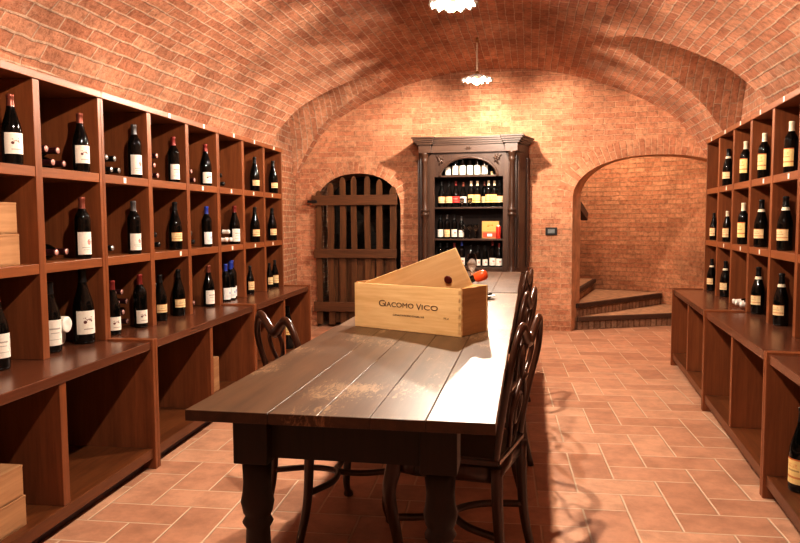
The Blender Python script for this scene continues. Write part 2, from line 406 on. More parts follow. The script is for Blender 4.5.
def xint(side, y):
    """where the main vault is as high as the side vault"""
    z = lz[side](y); sg = -1 if side == 'L' else 1; lo, hi = 0.0, abs((wl(y) if side == 'L' else wr(y)) - VXC)
    if zv(VXC + sg * hi) >= z: return VXC + sg * hi
    for _ in range(40):
        md = (lo + hi) / 2
        if zv(VXC + sg * md) > z: lo = md
        else: hi = md
    return VXC + sg * lo

ys = [YF + (YB - YF) * i / 60 for i in range(61)]
for k, (yc, hw, _, _) in LUN.items():
    ys += [yc - hw * cos(pi * i / 40) for i in range(41)] + [yc + s * hw * 1.0005 for s in (-1, 1)]
ys = sorted(set(round(y, 4) for y in ys if YF <= y <= YB))
def shear(x, y):
    """rows of brick lean with the skewed side vaults and straighten towards the crown and the end wall"""
    gl = max(0, min(1, (YB - y) / .5, (y - 5.2) / 1.2)); gr = max(0, min(1, (YB - y) / .9, (y - 4.4) / 1.0))
    a, b = x - wl(y), wr(y) - x
    f = lambda q, m: q if q < m else max(0, m * (1 - (q - m) / .9))
    return y - .14 * gl * f(max(0, a), 1.15) - .16 * gr * f(max(0, b), 1.1)
rows, uvs = [], []
for y in ys:
    a = xint('L', y) if abs(y - LUN['L'][0]) < LUN['L'][1] else wl(y)
    b = xint('R', y) if abs(y - LUN['R'][0]) < LUN['R'][1] else wr(y)
    xs = [a + (b - a) * i / 48 for i in range(49)]
    rows.append([(x, shear(x, y), zv(x)) for x in xs]); uvs.append([(shear(x, y), arc(x)) for x in xs])
mb = MB().use(M['vault']); mb.grid(rows, uvs)
mb.use(M['lunette_lit'])
for side in 'LR':
    yc, hw, _, _ = LUN[side]
    rows, uvs = [], []; s = 0; py = None
    for i in range(61):
        y = yc - hw * cos(pi * i / 60)
        if y > YB - .002: y = YB - .002
        z = lz[side](y); s += 0 if py is None else sqrt((y - py[0]) ** 2 + (z - py[1]) ** 2); py = (y, z)
        a, b = (wl(y), xint('L', y)) if side == 'L' else (wr(y), xint('R', y))
        b2 = b + (.0 if abs(b - a) < .001 else 0)
        xs = [a + (b2 - a) * k / 10 for k in range(11)]
        rows.append([(x, shear(x, y), z) for x in xs]); uvs.append([(s, x) for x in xs])
    mb.grid(rows, uvs)
struct('ceiling', mb, 'red brick barrel vault ceiling with two scooped side vaults', 'ceiling', fix=False)

# a ring of worn brick edge along the mouth of each side vault
mb = MB().use(M['floor']); mb.face([(-3.2, YF, 0), (2.4, YF, 0), (2.4, 10.4, 0), (-3.2, 10.4, 0)])
struct('floor', mb, 'terracotta tile floor laid in herringbone', 'floor')

def side_wall(name, fx, label):
    mb = MB().use(M['wall_side']); n = 40; s = 0
    rows = [[(fx(YF + (YB - YF) * i / n), YF + (YB - YF) * i / n, z) for i in range(n + 1)] for z in (0, 1.80, 2.75)]
    uv = [[(YF + (YB - YF) * i / n, z) for i in range(n + 1)] for z in (0, 1.80, 2.75)]
    mb.grid(rows[:2], uv[:2], smooth=False); mb.use(M['vault']); mb.grid(rows[1:], uv[1:], smooth=False); struct(name, mb, label, 'wall')
side_wall('wall_left', wl, 'old red brick wall behind the gate-side racks')
side_wall('wall_right', wr, 'brick wall behind the stair-side racks')
mb = MB().use(M['wall_side'])
mb.face([(wl(YF), YF, 0), (wr(YF), YF, 0), (wr(YF), YF, 3), (wl(YF), YF, 3)], [(wl(YF), 0), (wr(YF), 0), (wr(YF), 3), (wl(YF), 3)])
struct('wall_front', mb, 'brick wall behind the photographer', 'wall')

# back wall with the gate opening and the stair niche
GX0, GX1, GXC, GSP, GTOP = -2.40, -1.425, -1.86, 1.36, 1.73
def gate_top(x):
    if not GX0 < x < GX1: return None
    c = (GX0 + GX1) / 2; h = (GX1 - GX0) / 2
    return GSP + (GTOP - GSP) * max(0, 1 - abs((x - c) / h) ** 2.2) ** .5
NX0, NX1 = .44, 1.895
def niche_top(x):
    if not NX0 < x < NX1: return None
    return 1.43 + .445 * max(0, 1 - abs((x - 1.31) / .87) ** 2.3) ** (1 / 2.1)
xs = [wl(YB) - .02 + (wr(YB) + .04 - wl(YB)) * i / 60 for i in range(61)]
xs += [GX0 + (GX1 - GX0) * (1 - cos(pi * i / 36)) / 2 for i in range(37)] + [NX0 + (NX1 - NX0) * (1 - cos(pi * i / 40)) / 2 for i in range(41)]
xs = sorted(set(round(x, 4) for x in xs))
mb = MB().use(M['wall'])
for a, b in zip(xs, xs[1:]):
    m_ = (a + b) / 2; f = gate_top if gate_top(m_) else niche_top if niche_top(m_) else None
    e = .0001
    za, zb = (f(a + e), f(b - e)) if f else (0, 0)
    ta, tb = 2.9, 2.9
    mb.face([(a, YB, za), (b, YB, zb), (b, YB, tb), (a, YB, ta)], [(a, za), (b, zb), (b, tb), (a, ta)])
struct('wall_back', mb, 'warm red brick end wall with an arched gate opening and an arched stair niche', 'wall')
# reveals
def reveal(mb, f, x0, x1, d0, d1, splay=0):
    pts = [(x0, 0)] + [(x0 + (x1 - x0) * (1 - cos(pi * i / 40)) / 2, None) for i in range(41)] + [(x1, 0)]
    P = []
    for x, z in pts:
        P.append((x, f(min(max(x, x0 + .0001), x1 - .0001)) if z is None else z))
    s = [0]
    for (a, b), (c, d) in zip(P, P[1:]): s.append(s[-1] + sqrt((a - c) ** 2 + (b - d) ** 2))
    mid = (x0 + x1) / 2
    r0 = [(x, d0, z) for x, z in P]; r1 = [(x + splay * (1 if x < mid else 0) * (1 - (x - x0) / (mid - x0)), d1, z) for x, z in P]
    mb.grid([r0, r1], [[(0, q) for q in s], [(d1 - d0, q) for q in s]], smooth=False)
mb = MB().use(M['wall_side']); reveal(mb, gate_top, GX0, GX1, YB, YB + .55)
mb.use(M['recess_shade']).face([(GX0 - .05, YB + .55, 0), (GX1 + .05, YB + .55, 0), (GX1 + .05, YB + .55, 1.9), (GX0 - .05, YB + .55, 1.9)], [(0, 0), (1.1, 0), (1.1, 1.9), (0, 1.9)])
struct('wall_recess', mb, 'stone recess behind the wooden gate, its shade put into the colour', 'recess')
mb = MB().use(M['plaster']); reveal(mb, niche_top, NX0, NX1, YB, YB + .26, .10)
# stairwell shell: a round brick wall with the steps winding inside
CX, CY, CR = .45, 8.0, 1.85
mb.use(M['stair_brick'])
angs = [-.12 + 2.6 * i / 48 for i in range(49)]
mb.grid([[(CX + CR * cos(a), CY + CR * sin(a), z) for a in angs] for z in (0, 1.2, 2.6)], [[(CR * a, z) for a in angs] for z in (0, 1.2, 2.6)])
mb.face([(CX - 2, CY - .05, 2.6), (CX + 2, CY - .05, 2.6), (CX + 2, CY + 2, 2.6), (CX - 2, CY + 2, 2.6)], [(0, 0), (4, 0), (4, 2), (0, 2)])
struct('wall_stairwell', mb, 'curved brick wall of the stair niche', 'wall')
# brick ring around the two arches
def ring(name, f, x0, x1, wd, zmin, label):
    mb = MB().use(M['wall']); pts = []
    n = 60
    for i in range(n + 1):
        x = x0 + (x1 - x0) * (1 - cos(pi * i / n)) / 2; pts.append(V((x, f(min(max(x, x0 + .0001), x1 - .0001)))))
    base = [p for p in pts]
    out = []
    for i, p in enumerate(base):
        t = (base[min(i + 1, n)] - base[max(i - 1, 0)]).normalized(); out.append(p + V((-t.y, t.x)) * wd)
    s = [0]
    for a, b in zip(base, base[1:]): s.append(s[-1] + (b - a).length)
    y = YB - .006
    mb.grid([[(p.x, y, p.y) for p in base], [(p.x, y, p.y) for p in out], [(p.x, YB + .01, p.y) for p in out]],
            [[(0.02, q) for q in s], [(wd + .02, q) for q in s], [(wd + .03, q) for q in s]], smooth=False)
    struct(name, mb, label, 'arch trim')
ring('trim_1', gate_top, GX0, GX1, .13, 0, 'brick arch course over the gate opening')
ring('trim_2', niche_top, NX0, NX1 - .012, .17, 0, 'brick arch course over the stair niche')

# steps winding up round the corner of the niche
def step(k, a0, a1, z0, z1, label, rin=.06):
    t = empty('stair_step', (CX, CY, 0), 0, label, 'stair step', 'winding steps in the stair niche')
    def P(r, a): return (r * cos(a), r * sin(a))
    R = CR - .01; n = 10
    A = [a0 + (a1 - a0) * i / n for i in range(n + 1)]
    off = lambda p, d: (p[0] + d * sin(a0), p[1] - d * cos(a0))
    q0, q1 = off(P(rin, a0), .0), off(P(R - .06, a0), .0)
    m1 = MB().use(M['riser'])
    L = sqrt((q1[0] - q0[0]) ** 2 + (q1[1] - q0[1]) ** 2)
    m1.face([(*q0, z0), (*q1, z0), (*q1, z1 - .03), (*q0, z1 - .03)], [(z0, 0), (z0, L), (z1, L), (z1, 0)])
    part('riser', m1, t)
    m2 = MB().use(M['stone'])
    top = [P(rin, a) for a in A][::-1] + [P(R, a) for a in A]
    m2.prism(top, z1 - .04, z1, 'z'); part('tread', m2, t)
    m3 = MB().use(M['nosing'])
    d = V((cos(a0), sin(a0), 0)); nrm = V((sin(a0), -cos(a0), 0))
    mt = Matrix(((d.x, nrm.x, 0, 0), (d.y, nrm.y, 0, 0), (0, 0, 1, 0), (0, 0, 0, 1)))
    m3.box(rin, R - .07, -.01, .035, z1 - .045, z1 + .004, .005, mt); part('nosing', m3, t)
RIS = .14
step(1, radians(24), radians(52), 0, RIS, 'lowest winding step rising from the tile floor inside the niche')
step(2, radians(50), radians(79), RIS, 2 * RIS, 'second winding step of the niche, with a dark wooden nosing')
step(3, radians(78), radians(115), 2 * RIS, 3 * RIS, 'third winding step, seen end-on beside the niche jamb')
step(4, radians(112), radians(150), 3 * RIS, 4 * RIS, 'fourth winding step, half hidden behind the niche jamb')
mb = MB().use(M['nosing']); mb.box(-.20, .20, -.04, .04, -.05, .05, .006)
o = link('wooden_beam', mb.mesh('wooden_beam')); tag(o, 'short dark beam end jutting from stairwell brick beside the niche jamb', 'beam')
o.location = (.60, 9.05, 1.315); o.rotation_euler = (0, radians(24), radians(70))

# switch plate
t = empty('light_switch', (.219, YB, 1.08), 0, 'black framed light switch on the brick between cabinet and niche', 'switch')
part('frame', MB().use(M['plastic']).box(-.061, .061, -.014, 0, -.041, .041, .004), t)
part('button', MB().use(M['plastic_grey']).box(-.037, .037, -.019, -.012, -.022, .025, .003), t)

# ------------------------------------------------------------------ wine racks
PT = .4854; UL = 3 * PT; DB = .231
ZC, ZM, ZT, ZBAR0, ZTOP = .6325, 1.04, 1.447, 1.808, 1.842
SHT = .043; PTH = .046
def build_upper():
    """local: +X faces the aisle, front plane x=0, Y along the wall centred, z=0 at counter"""
    z = lambda q: q - ZC
    P = []; hw = UL / 2
    for s in (-1, 1):
        m = MB().use(M['rack_edge_v']); m.box(-DEPTH + .01, 0, s * (hw - .0006), s * (hw - PTH / 2 - .002), .0005, z(ZBAR0), .002); P.append(('side_panel', m))
    for k in (-1, 1):
        m = MB().use(M['rack_edge_v']); m.box(-DEPTH + .01, -.001, k * PT / 2 - PTH / 2, k * PT / 2 + PTH / 2, 0, z(ZBAR0), .002); P.append(('divider', m))
    for zz in (ZM, ZT):
        for k in (-1, 0, 1):
            m = MB().use(M['rack_edge']); c = k * PT; w = PT / 2 - PTH / 2
            m.box(-DEPTH + .012, -.003, c - w, c + w, z(zz) - SHT, z(zz), .002); P.append(('shelf', m))
    m = MB().use(M['rack_edge']); m.box(-DEPTH + .01, .006, -hw + .0006, hw - .0006, z(ZBAR0), z(ZTOP), .003); P.append(('top_board', m))
    m = MB().use(M['rack_back']); m.box(-DEPTH, -DEPTH + .012, -hw + .0006, hw - .0006, .0005, z(ZTOP), 0); P.append(('back_panel', m))
    return [(n, m.mesh(n)) for n, m in P]
def build_base():
    P = []; hw = UL / 2; D0 = -DEPTH - DB
    for s in (-1, 1):
        m = MB().use(M['rack_edge_v']); m.box(D0, .012, s * (hw - .0006), s * (hw - .026), 0, ZC - .0005, .003); m.box(-DB + .008, .012, s * (hw - .0006), s * (hw - .026), ZC - .004, ZC + .009, .003); P.append(('side_panel', m))
    m = MB().use(M['rack_edge_v']); m.box(D0 + .01, -.004, -.022, .022, .105, ZC - .04, .002); P.append(('divider', m))
    m = MB().use(M['counter']); m.box(D0, .004, -hw + .026, hw - .026, ZC - .04, ZC, .003); P.append(('counter_top', m))
    m = MB().use(M['rack_h']); m.box(D0, 0, -hw + .026, hw - .026, .055, .105, .003); P.append(('bottom_shelf', m))
    m = MB().use(M['rack_back']); m.box(-.07, -.05, -hw + .026, hw - .026, 0, .055); P.append(('plinth', m))
    m = MB().use(M['rack_back']); m.box(D0, D0 + .012, -hw + .026, hw - .026, .105, ZC - .04); P.append(('back_panel', m))
    return [(n, m.mesh(n)) for n, m in P]
UP, BA = build_upper(), build_base()
TAG = MB().use(M['paper']); TAG.box(0, .0015, -.013, .013, -.014, .014, .0004); TAG = TAG.mesh('price_tag')

class Rack:
    def __init__(self, S):
        self.S = S; a = AL if S == 'L' else AR
        self.d = V((sin(a), cos(a), 0)); self.n = V((cos(a), -sin(a), 0)) * (1 if S == 'L' else -1)
        self.o = V((XL, YL, 0)) if S == 'L' else V((XR, YR, 0))
        self.rz = math.atan2(self.n.y, self.n.x)
    def at(self, s, n, z): return self.o - self.d * s + self.n * n + V((0, 0, z))
RK = {'L': Rack('L'), 'R': Rack('R')}
SIDE = {'L': 'gate-side', 'R': 'stair-side'}
WHICH = ['farthest from the camera, by the back wall', 'in the middle of its row', 'nearest the camera']
tags = {'L': [(.24, 'b'), (.73, 'b'), (1.17, 'b'), (1.70, 'b'), (2.19, 'b'), (2.70, 't'), (1.72, 't'), (1.215, 't'), (.744, 't'), (.279, 't'), (2.07, 'm'), (1.219, 'm'), (.73, 'm'), (.285, 'm')],
        'R': [(.22, 'b'), (.72, 'b'), (1.19, 'b'), (1.69, 'b'), (2.16, 'b'), (.766, 't'), (1.767, 't'), (2.252, 't'), (.729, 'm'), (1.245, 'm'), (1.726, 'm')]}
TZ = {'b': (ZBAR0 + ZTOP) / 2, 't': ZT - SHT / 2, 'm': ZM - SHT / 2}
for S in 'LR':
    rk = RK[S]
    for u in range(3):
        sc = UL * (u + .5)
        w = ['end unit nearest the back wall', 'middle unit of the row', 'unit nearest the camera'][u]
        if True:
            t = empty('wine_rack', rk.at(sc, 0, ZC), rk.rz, 'brown pigeonhole wine rack on the %s counter, %s' % (SIDE[S], w), 'wine rack', 'pigeonhole racks along both walls')
            for n, me in UP: link(n, me, t)
            for s, row in tags[S]:
                if UL * u <= s < UL * (u + 1):
                    o = link('price_tag', TAG, t); yl = (sc - s) if S == 'L' else (s - sc)
                    o.location = (.0065 if row == 'b' else -.0028, yl, TZ[row] - ZC); o['label'] = 'small white price tag'
        t = empty('base_cabinet', rk.at(sc, DB, 0), rk.rz, 'open brown base cabinet under the %s racks, %s' % (SIDE[S], w), 'cabinet', 'open base cabinets along both walls')
        for n, me in BA: link(n, me, t)

# ------------------------------------------------------------------ bottles
PROF = {
 'bordeaux': [(0, .006), (.02, .004), (.033, 0), (.0365, .004), (.0372, .012), (.0372, .188), (.0355, .203), (.030, .217), (.0215, .230), (.0165, .242), (.0145, .254), (.0142, .284), (.0156, .286), (.0156, .295), (.0138, .299), (0, .30)],
 'burgundy': [(0, .006), (.02, .004), (.036, 0), (.0405, .004), (.0412, .012), (.0412, .135), (.0395, .155), (.034, .180), (.026, .206), (.0195, .230), (.016, .250), (.0145, .268), (.0142, .286), (.0158, .288), (.0158, .296), (.0138, .299), (0, .30)],
}
def radius_at(prof, z):
    best = 0
    for (r1, z1), (r2, z2) in zip(prof[1:], prof[2:]):
        if z1 <= z <= z2 and z2 > z1: return r1 + (r2 - r1) * (z - z1) / (z2 - z1)
    return .0156
_bm = {}
def bottle_meshes(shape, glass, cap, lab, k=1.0, band=False, lz0=.045, lz1=.135, half=1.15, seg=28, end=None):
    key = (shape, glass, cap, lab, k, band, lz0, lz1, half, seg, end)
    if key in _bm: return _bm[key]
    pr = PROF[shape]; out = []
    m = MB().use(M[glass]); m.lathe([(r * k, z * k) for r, z in pr], seg); body = m.mesh('wine_bottle')
    if lab:
        m = MB().use(M[lab]); rows, uv = [], []
        for j in range(5):
            z = lz0 + (lz1 - lz0) * j / 4; r = radius_at(pr, z) + .0007
            rows.append([(k * r * cos(-half + 2 * half * i / 14), k * r * sin(-half + 2 * half * i / 14), k * z) for i in range(15)])
            uv.append([(i / 14, j / 4) for i in range(15)])
        m.grid(rows, uv); out.append(('label', m.mesh('label')))
    zc0 = .243 if shape == 'bordeaux' else .248
    m = MB().use(M[cap])
    p = [(radius_at(pr, z) + .0007, z) for z in (zc0, .255, .27, .2845)] + [(.0163, .2865), (.0163, .2955), (.0145, .3), (0, .3008)]
    m.lathe([(r * k, z * k) for r, z in p], seg); 
    if end: m.use(M[end]); m.lathe([(0, .3014 * k), (.0142 * k, .3012 * k), (.0146 * k, .2998 * k)], seg)
    out.append(('capsule', m.mesh('capsule')))
    if band:
        m = MB().use(M['cap_white']); p = [(radius_at(pr, z) + .0012, z) for z in (.222, .23, .24)]
        m.lathe([(r * k, z * k) for r, z in p], seg); out.append(('neck_label', m.mesh('neck_label')))
    _bm[key] = (body, out); return _bm[key]
def bottle(mtx, label, group, **kw):
    body, parts = bottle_meshes(**kw)
    o = link('wine_bottle', body, None, mtx); tag(o, label, 'wine bottle', group)
    for n, me in parts: link(n, me, o)
    return o

ROWN = {'T': 'top row', 'M': 'middle row', 'C': 'counter row', 'B': 'base cabinet'}
ORD = ['first', 'second', 'third', 'fourth', 'fifth', 'sixth', 'seventh', 'eighth']
ZR = dict(T=ZT, M=ZM, C=ZC, B=.105)
def stand(S, row, bay, s, n, h, shape, cap, lab, desc, extra='', turn=0, glass='glass_black', **kw):
    rk = RK[S]; p = rk.at(s, n, ZR[row] + .0005)
    ang = rk.rz + (-.55 if S == 'L' else .55) + turn     # label towards the aisle and a little towards the camera
    k = round(h / .30, 3)
    where = '%s compartment from back, %s, %s rack' % (ORD[bay], ROWN[row], SIDE[S])
    if row == 'B': where = 'in the %s base cabinet %s' % (SIDE[S], extra)
    elif extra: where = extra + ', ' + where
    bottle(Matrix.Translation(p) @ Matrix.Rotation(ang, 4, 'Z'), 'standing %s, %s' % (desc, where), 'standing bottles in the racks', shape=shape, glass=glass, cap=cap, lab=lab, k=k, **kw)
A = stand
A('L', 'T', 7, 3.487, -.055, .285, 'burgundy', 'cap_copper', 'lab_bird', 'bottle with copper capsule')
A('L', 'T', 6, 3.001, -.055, .278, 'burgundy', 'cap_copper', 'lab_bird', 'bottle with salmon capsule')
A('L', 'T', 5, 2.492, -.055, .290, 'bordeaux', 'cap_grey', 'lab_crest', 'bottle with grey capsule', lz0=.02, lz1=.13)
A('L', 'T', 4, 2.022, -.055, .276, 'bordeaux', 'cap_red', 'lab_white', 'bottle with red capsule', lz0=.02, lz1=.12)
A('L', 'T', 3, 1.540, -.055, .280, 'burgundy', 'cap_red', 'lab_bird', 'bottle with red capsule', lz0=.02, lz1=.10)
A('L', 'T', 1, .562, -.055, .278, 'burgundy', 'cap_black', 'lab_cream', 'black bottle with cream label', lz0=.05, lz1=.10)
A('L', 'T', 0, .085, -.055, .285, 'burgundy', 'cap_black', 'lab_cream', 'black bottle with cream label', lz0=.05, lz1=.10)
A('L', 'M', 6, 3.010, -.055, .292, 'bordeaux', 'cap_copper', 'lab_crest', 'bottle with brown capsule', lz0=.02, lz1=.13)
A('L', 'M', 5, 2.525, -.055, .285, 'bordeaux', 'cap_grey', 'lab_crest', 'bottle with grey capsule', lz0=.02, lz1=.115)
A('L', 'M', 4, 2.025, -.055, .290, 'burgundy', 'cap_black', 'lab_cream', 'black bottle with cream label', lz0=.055, lz1=.11)
A('L', 'M', 3, 1.548, -.055, .272, 'bordeaux', 'cap_blue', 'lab_blue', 'bottle with blue capsule', lz0=.02, lz1=.11)
A('L', 'M', 2, 1.030, -.055, .285, 'burgundy', 'cap_red', 'lab_white', 'bottle with dark red capsule', lz0=.02, lz1=.12)
A('L', 'M', 1, .580, -.055, .282, 'burgundy', 'cap_black', 'lab_cream', 'black bottle with cream label', lz0=.05, lz1=.11)
A('L', 'M', 0, .135, -.055, .280, 'burgundy', 'cap_black', 'lab_cream', 'black bottle with cream label', lz0=.05, lz1=.11)
A('L', 'C', 7, 3.62, -.06, .325, 'burgundy', 'cap_red', 'lab_white', 'big bottle cut by the picture edge')
A('L', 'C', 6, 3.005, -.07, .355, 'burgundy', 'cap_black', 'lab_bird', 'magnum with black capsule', 'larger of two', lz0=.04, lz1=.135)
A('L', 'C', 6, 3.238, -.085, .315, 'burgundy', 'cap_black', 'lab_white', 'tall white-labelled bottle', 'half behind the post', lz0=.03, lz1=.14)
A('L', 'C', 5, 2.492, -.05, .292, 'bordeaux', 'cap_red', 'lab_bird', 'bottle with red capsule', lz0=.025, lz1=.10)
A('L', 'C', 5, 2.742, -.07, .280, 'burgundy', 'cap_red', 'lab_bird', 'narrow-looking bottle', 'half behind the post', lz0=.025, lz1=.10)
A('L', 'C', 4, 2.005, -.055, .285, 'burgundy', 'cap_black', 'lab_cream', 'black bottle with cream label', lz0=.055, lz1=.11)
A('L', 'C', 4, 2.235, -.060, .270, 'burgundy', 'cap_black', 'lab_cream', 'black bottle', 'peeping from behind the post', lz0=.055, lz1=.11)
A('L', 'C', 3, 1.540, -.055, .280, 'burgundy', 'cap_copper', 'lab_white', 'white-labelled bottle with brown capsule', lz0=.02, lz1=.12)
A('L', 'C', 2, 1.135, -.055, .280, 'bordeaux', 'cap_blue', 'lab_blue', 'blue-capped bottle', 'nearer of two', lz0=.015, lz1=.10)
A('L', 'C', 2, 1.030, -.085, .285, 'bordeaux', 'cap_blue', 'lab_blue', 'blue-capped bottle', 'farther of two', lz0=.015, lz1=.10)
A('L', 'C', 2, 1.230, -.055, .270, 'bordeaux', 'cap_blue', 'lab_blue', 'white-labelled bottle', 'mostly behind the post', lz0=.015, lz1=.11)
A('L', 'C', 1, .717, -.055, .225, 'burgundy', 'cap_black', 'lab_cream', 'small black bottle with cream label')
A('L', 'C', 0, .115, -.045, .235, 'burgundy', 'cap_black', 'lab_cream', 'small black bottle', 'farther of two')
A('L', 'C', 0, .234, -.055, .215, 'burgundy', 'cap_black', 'lab_cream', 'small black bottle', 'nearer of two')
A('L', 'B', 0, .20, .09, .370, 'burgundy', 'cap_black', 'lab_yellow', 'black magnum with yellow label', 'behind the carved chair back', lz0=.10, lz1=.17)
A('R', 'T', 1, .540, -.055, .272, 'burgundy', 'cap_black', 'lab_cream', 'black bottle with white neck label', band=True, lz0=.06, lz1=.115)
A('R', 'T', 2, 1.072, -.055, .272, 'bordeaux', 'cap_white', 'lab_yellow', 'bottle with cream capsule', lz0=.07, lz1=.175)
A('R', 'T', 3, 1.544, -.055, .272, 'bordeaux', 'cap_white', 'lab_yellow', 'bottle with cream capsule', lz0=.06, lz1=.165)
A('R', 'T', 4, 2.085, -.055, .272, 'bordeaux', 'cap_white', 'lab_yellow', 'bottle with cream capsule', lz0=.04, lz1=.145)
A('R', 'M', 0, .085, -.050, .215, 'burgundy', 'cap_black', 'lab_cream', 'small black bottle')
A('R', 'M', 1, .560, -.055, .225, 'burgundy', 'cap_white', 'lab_cream', 'small black bottle with pale capsule')
A('R', 'M', 2, 1.060, -.055, .275, 'bordeaux', 'cap_white', 'lab_yellow', 'bottle with cream capsule', lz0=.05, lz1=.16)
A('R', 'M', 3, 1.525, -.055, .285, 'burgundy', 'cap_black', 'lab_cream', 'black bottle with white neck label', band=True, lz0=.055, lz1=.115)
A('R', 'M', 4, 2.025, -.055, .290, 'burgundy', 'cap_black', 'lab_cream', 'black bottle with white neck label', band=True, lz0=.055, lz1=.12)
A('R', 'C', 0, .075, -.045, .255, 'burgundy', 'cap_black', 'lab_cream', 'black bottle with white neck label', band=True, lz0=.06, lz1=.12)
A('R', 'C', 1, .545, -.055, .265, 'burgundy', 'cap_black', 'lab_cream', 'black bottle with white neck label', band=True, lz0=.06, lz1=.12)
A('R', 'C', 3, 1.525, -.050, .285, 'burgundy', 'cap_black', 'lab_cream', 'black bottle with white neck label', band=True, lz0=.06, lz1=.12)
A('R', 'C', 4, 2.015, -.050, .283, 'burgundy', 'cap_black', 'lab_cream', 'black bottle with white neck label', band=True, lz0=.06, lz1=.12)
A('R', 'B', 0, 3.10, .14, .345, 'burgundy', 'cap_black', 'lab_yellow', 'large black bottle with yellow label', 'nearest the camera', lz0=.03, lz1=.12)

# lying bottles: neck towards the aisle, stacked like bricks
def lying(S, row, bay, s0, counts, cap, halfs, pitch=.094, front=-.085, k=.97, shape='bordeaux', jit=.004):
    rk = RK[S]; r = .0372 * k; dz = sqrt(max(1e-6, (2 * r + .001) ** 2 - (pitch / 2) ** 2))
    for lv, cnt in enumerate(counts):
        for i in range(cnt):
            s = s0 - pitch * i + halfs[lv] * pitch / 2
            n = front - random.uniform(0, .012)
            p = rk.at(s, n - .30 * k, ZR[row] + r + .001 + lv * dz)
            # bottle axis (local z) points along n
            zax = rk.n; xax = V((0, 0, 1)); yax = zax.cross(xax)
            m = Matrix(((xax.x, yax.x, zax.x, p.x), (xax.y, yax.y, zax.y, p.y), (xax.z, yax.z, zax.z, p.z), (0, 0, 0, 1)))
            lvl = ['bottom layer', 'second layer', 'third layer', 'fourth layer'][lv]
            pos = '' if cnt == 1 else ' ' + ORD[i]
            cn = {'cap_pale': 'pink-capped', 'cap_silver': 'silver-capped', 'cap_black': 'black-capped', 'cork_cap': 'white-capped'}[cap]
            bottle(m, 'lying %s bottle, %s%s, %s compartment from back, %s, %s rack' % (cn, lvl, pos, ORD[bay], ROWN[row], SIDE[S]),
                   'bottles lying in the racks', shape=shape, glass='glass_black', cap={'cap_pale': 'cap_shaded', 'cap_silver': 'cap_black'}.get(cap, cap), end={'cap_pale': 'cap_pale', 'cap_silver': 'cap_silver'}.get(cap), lab=None, k=k, seg=18)
lying('L', 'T', 6, 3.265, (3, 2), 'cap_pale', (0, -1))
lying('L', 'T', 5, 2.765, (3, 2, 1), 'cap_silver', (0, -1, 0), pitch=.086)
lying('L', 'T', 4, 2.250, (2, 2, 2), 'cap_pale', (0, 1, 0), pitch=.09)
lying('L', 'T', 3, 1.740, (2, 1), 'cap_pale', (0, -1), pitch=.1)
lying('L', 'T', 2, 1.225, (2, 2, 1, 1), 'cap_black', (0, 1, 0, 1), pitch=.088)
lying('L', 'T', 1, .715, (1,), 'cap_black', (0,))
lying('L', 'M', 6, 3.255, (3,), 'cap_pale', (0,), pitch=.085)
lying('L', 'M', 5, 2.765, (2,), 'cap_silver', (0,), pitch=.078)
lying('L', 'M', 4, 2.260, (2, 1), 'cap_black', (0, -1), pitch=.088)
lying('L', 'M', 3, 1.760, (2, 1), 'cap_black', (0, -1), pitch=.09)
lying('L', 'M', 2, 1.230, (2, 1), 'cork_cap', (0, -1), pitch=.09, front=-.03, shape='burgundy')
lying('L', 'C', 5, 2.690, (3, 2, 3, 2), 'cap_pale', (0, -1, 0, -1), pitch=.086, front=-.105, k=.93)
lying('L', 'C', 4, 2.225, (2, 1, 2, 1), 'cap_black', (0, -1, 0, -1), pitch=.086, front=-.11, k=.93)
lying('L', 'C', 3, 1.735, (2, 1), 'cap_pale', (0, -1), pitch=.09, front=-.105, k=.93)
lying('R', 'C', 2, 1.380, (3,), 'cork_cap', (0,), pitch=.10, front=.03, shape='burgundy')
# white wrapped bottles lying between the magnum and the post, bases outwards
rk = RK['L']
for i, (sb, zb) in enumerate(((3.168, .0395), (3.084, .0395), (3.126, .1070))):
    p = rk.at(sb, -.075 if i == 2 else -.135, ZC + zb); zax = -rk.n; xax = V((0, 0, 1)); yax = zax.cross(xax)
    m = Matrix(((xax.x, yax.x, zax.x, p.x), (xax.y, yax.y, zax.y, p.y), (xax.z, yax.z, zax.z, p.z), (0, 0, 0, 1)))
    bottle(m, 'white wrapped bottle lying base outwards beside the magnum, %s of three' % ['nearer lower', 'farther lower', 'uppermost'][i], 'bottles lying in the racks',
           shape='burgundy', glass='cork_cap', cap='cork_cap', lab='lab_wrap', k=.94, lz0=.006, lz1=.15, half=3.1, seg=18)

# ------------------------------------------------------------------ small crates on the racks
def crate(S, s0, s1, n0, n1, z0, z1, label, group=None):
    rk = RK[S]; c = rk.at((s0 + s1) / 2, (n0 + n1) / 2, z0)
    t = empty('wooden_crate', c, rk.rz, label, 'crate', group)
    w, d, h = abs(s1 - s0) / 2, abs(n1 - n0) / 2, z1 - z0
    m = MB().use(M['crate_old']); m.box(-d, d, -w + .009, w - .009, 0, .008)
    m.box(d - .009, d, -w, w, 0, h - .009, .001); m.box(-d, -d + .009, -w, w, 0, h - .009, .001); part('body', m, t)
    for s in (-1, 1):
        m = MB().use(M['crate_old']); m.box(-d + .009, d - .009, s * w, s * (w - .009), .008, h - .009, .001); part('end_panel', m, t)
    m = MB().use(M['crate_old']); m.box(-d - .001, d + .001, -w - .001, w + .001, h - .009, h, .0015); part('lid', m, t)
G = 'stacked pine crates in the racks'
crate('L', 3.475, 3.82, -.05, -.36, ZM + .0005, ZM + .128, 'lower pine crate of the stack on the middle shelf, picture edge', G)
crate('L', 3.485, 3.82, -.05, -.36, ZM + .1295, ZM + .256, 'upper pine crate of the stack on the middle shelf, picture edge', G)
crate('L', 3.835, 4.30, .19, -.13, .1055, .218, 'lower pine crate of the stack in the base cabinet nearest the camera', G)
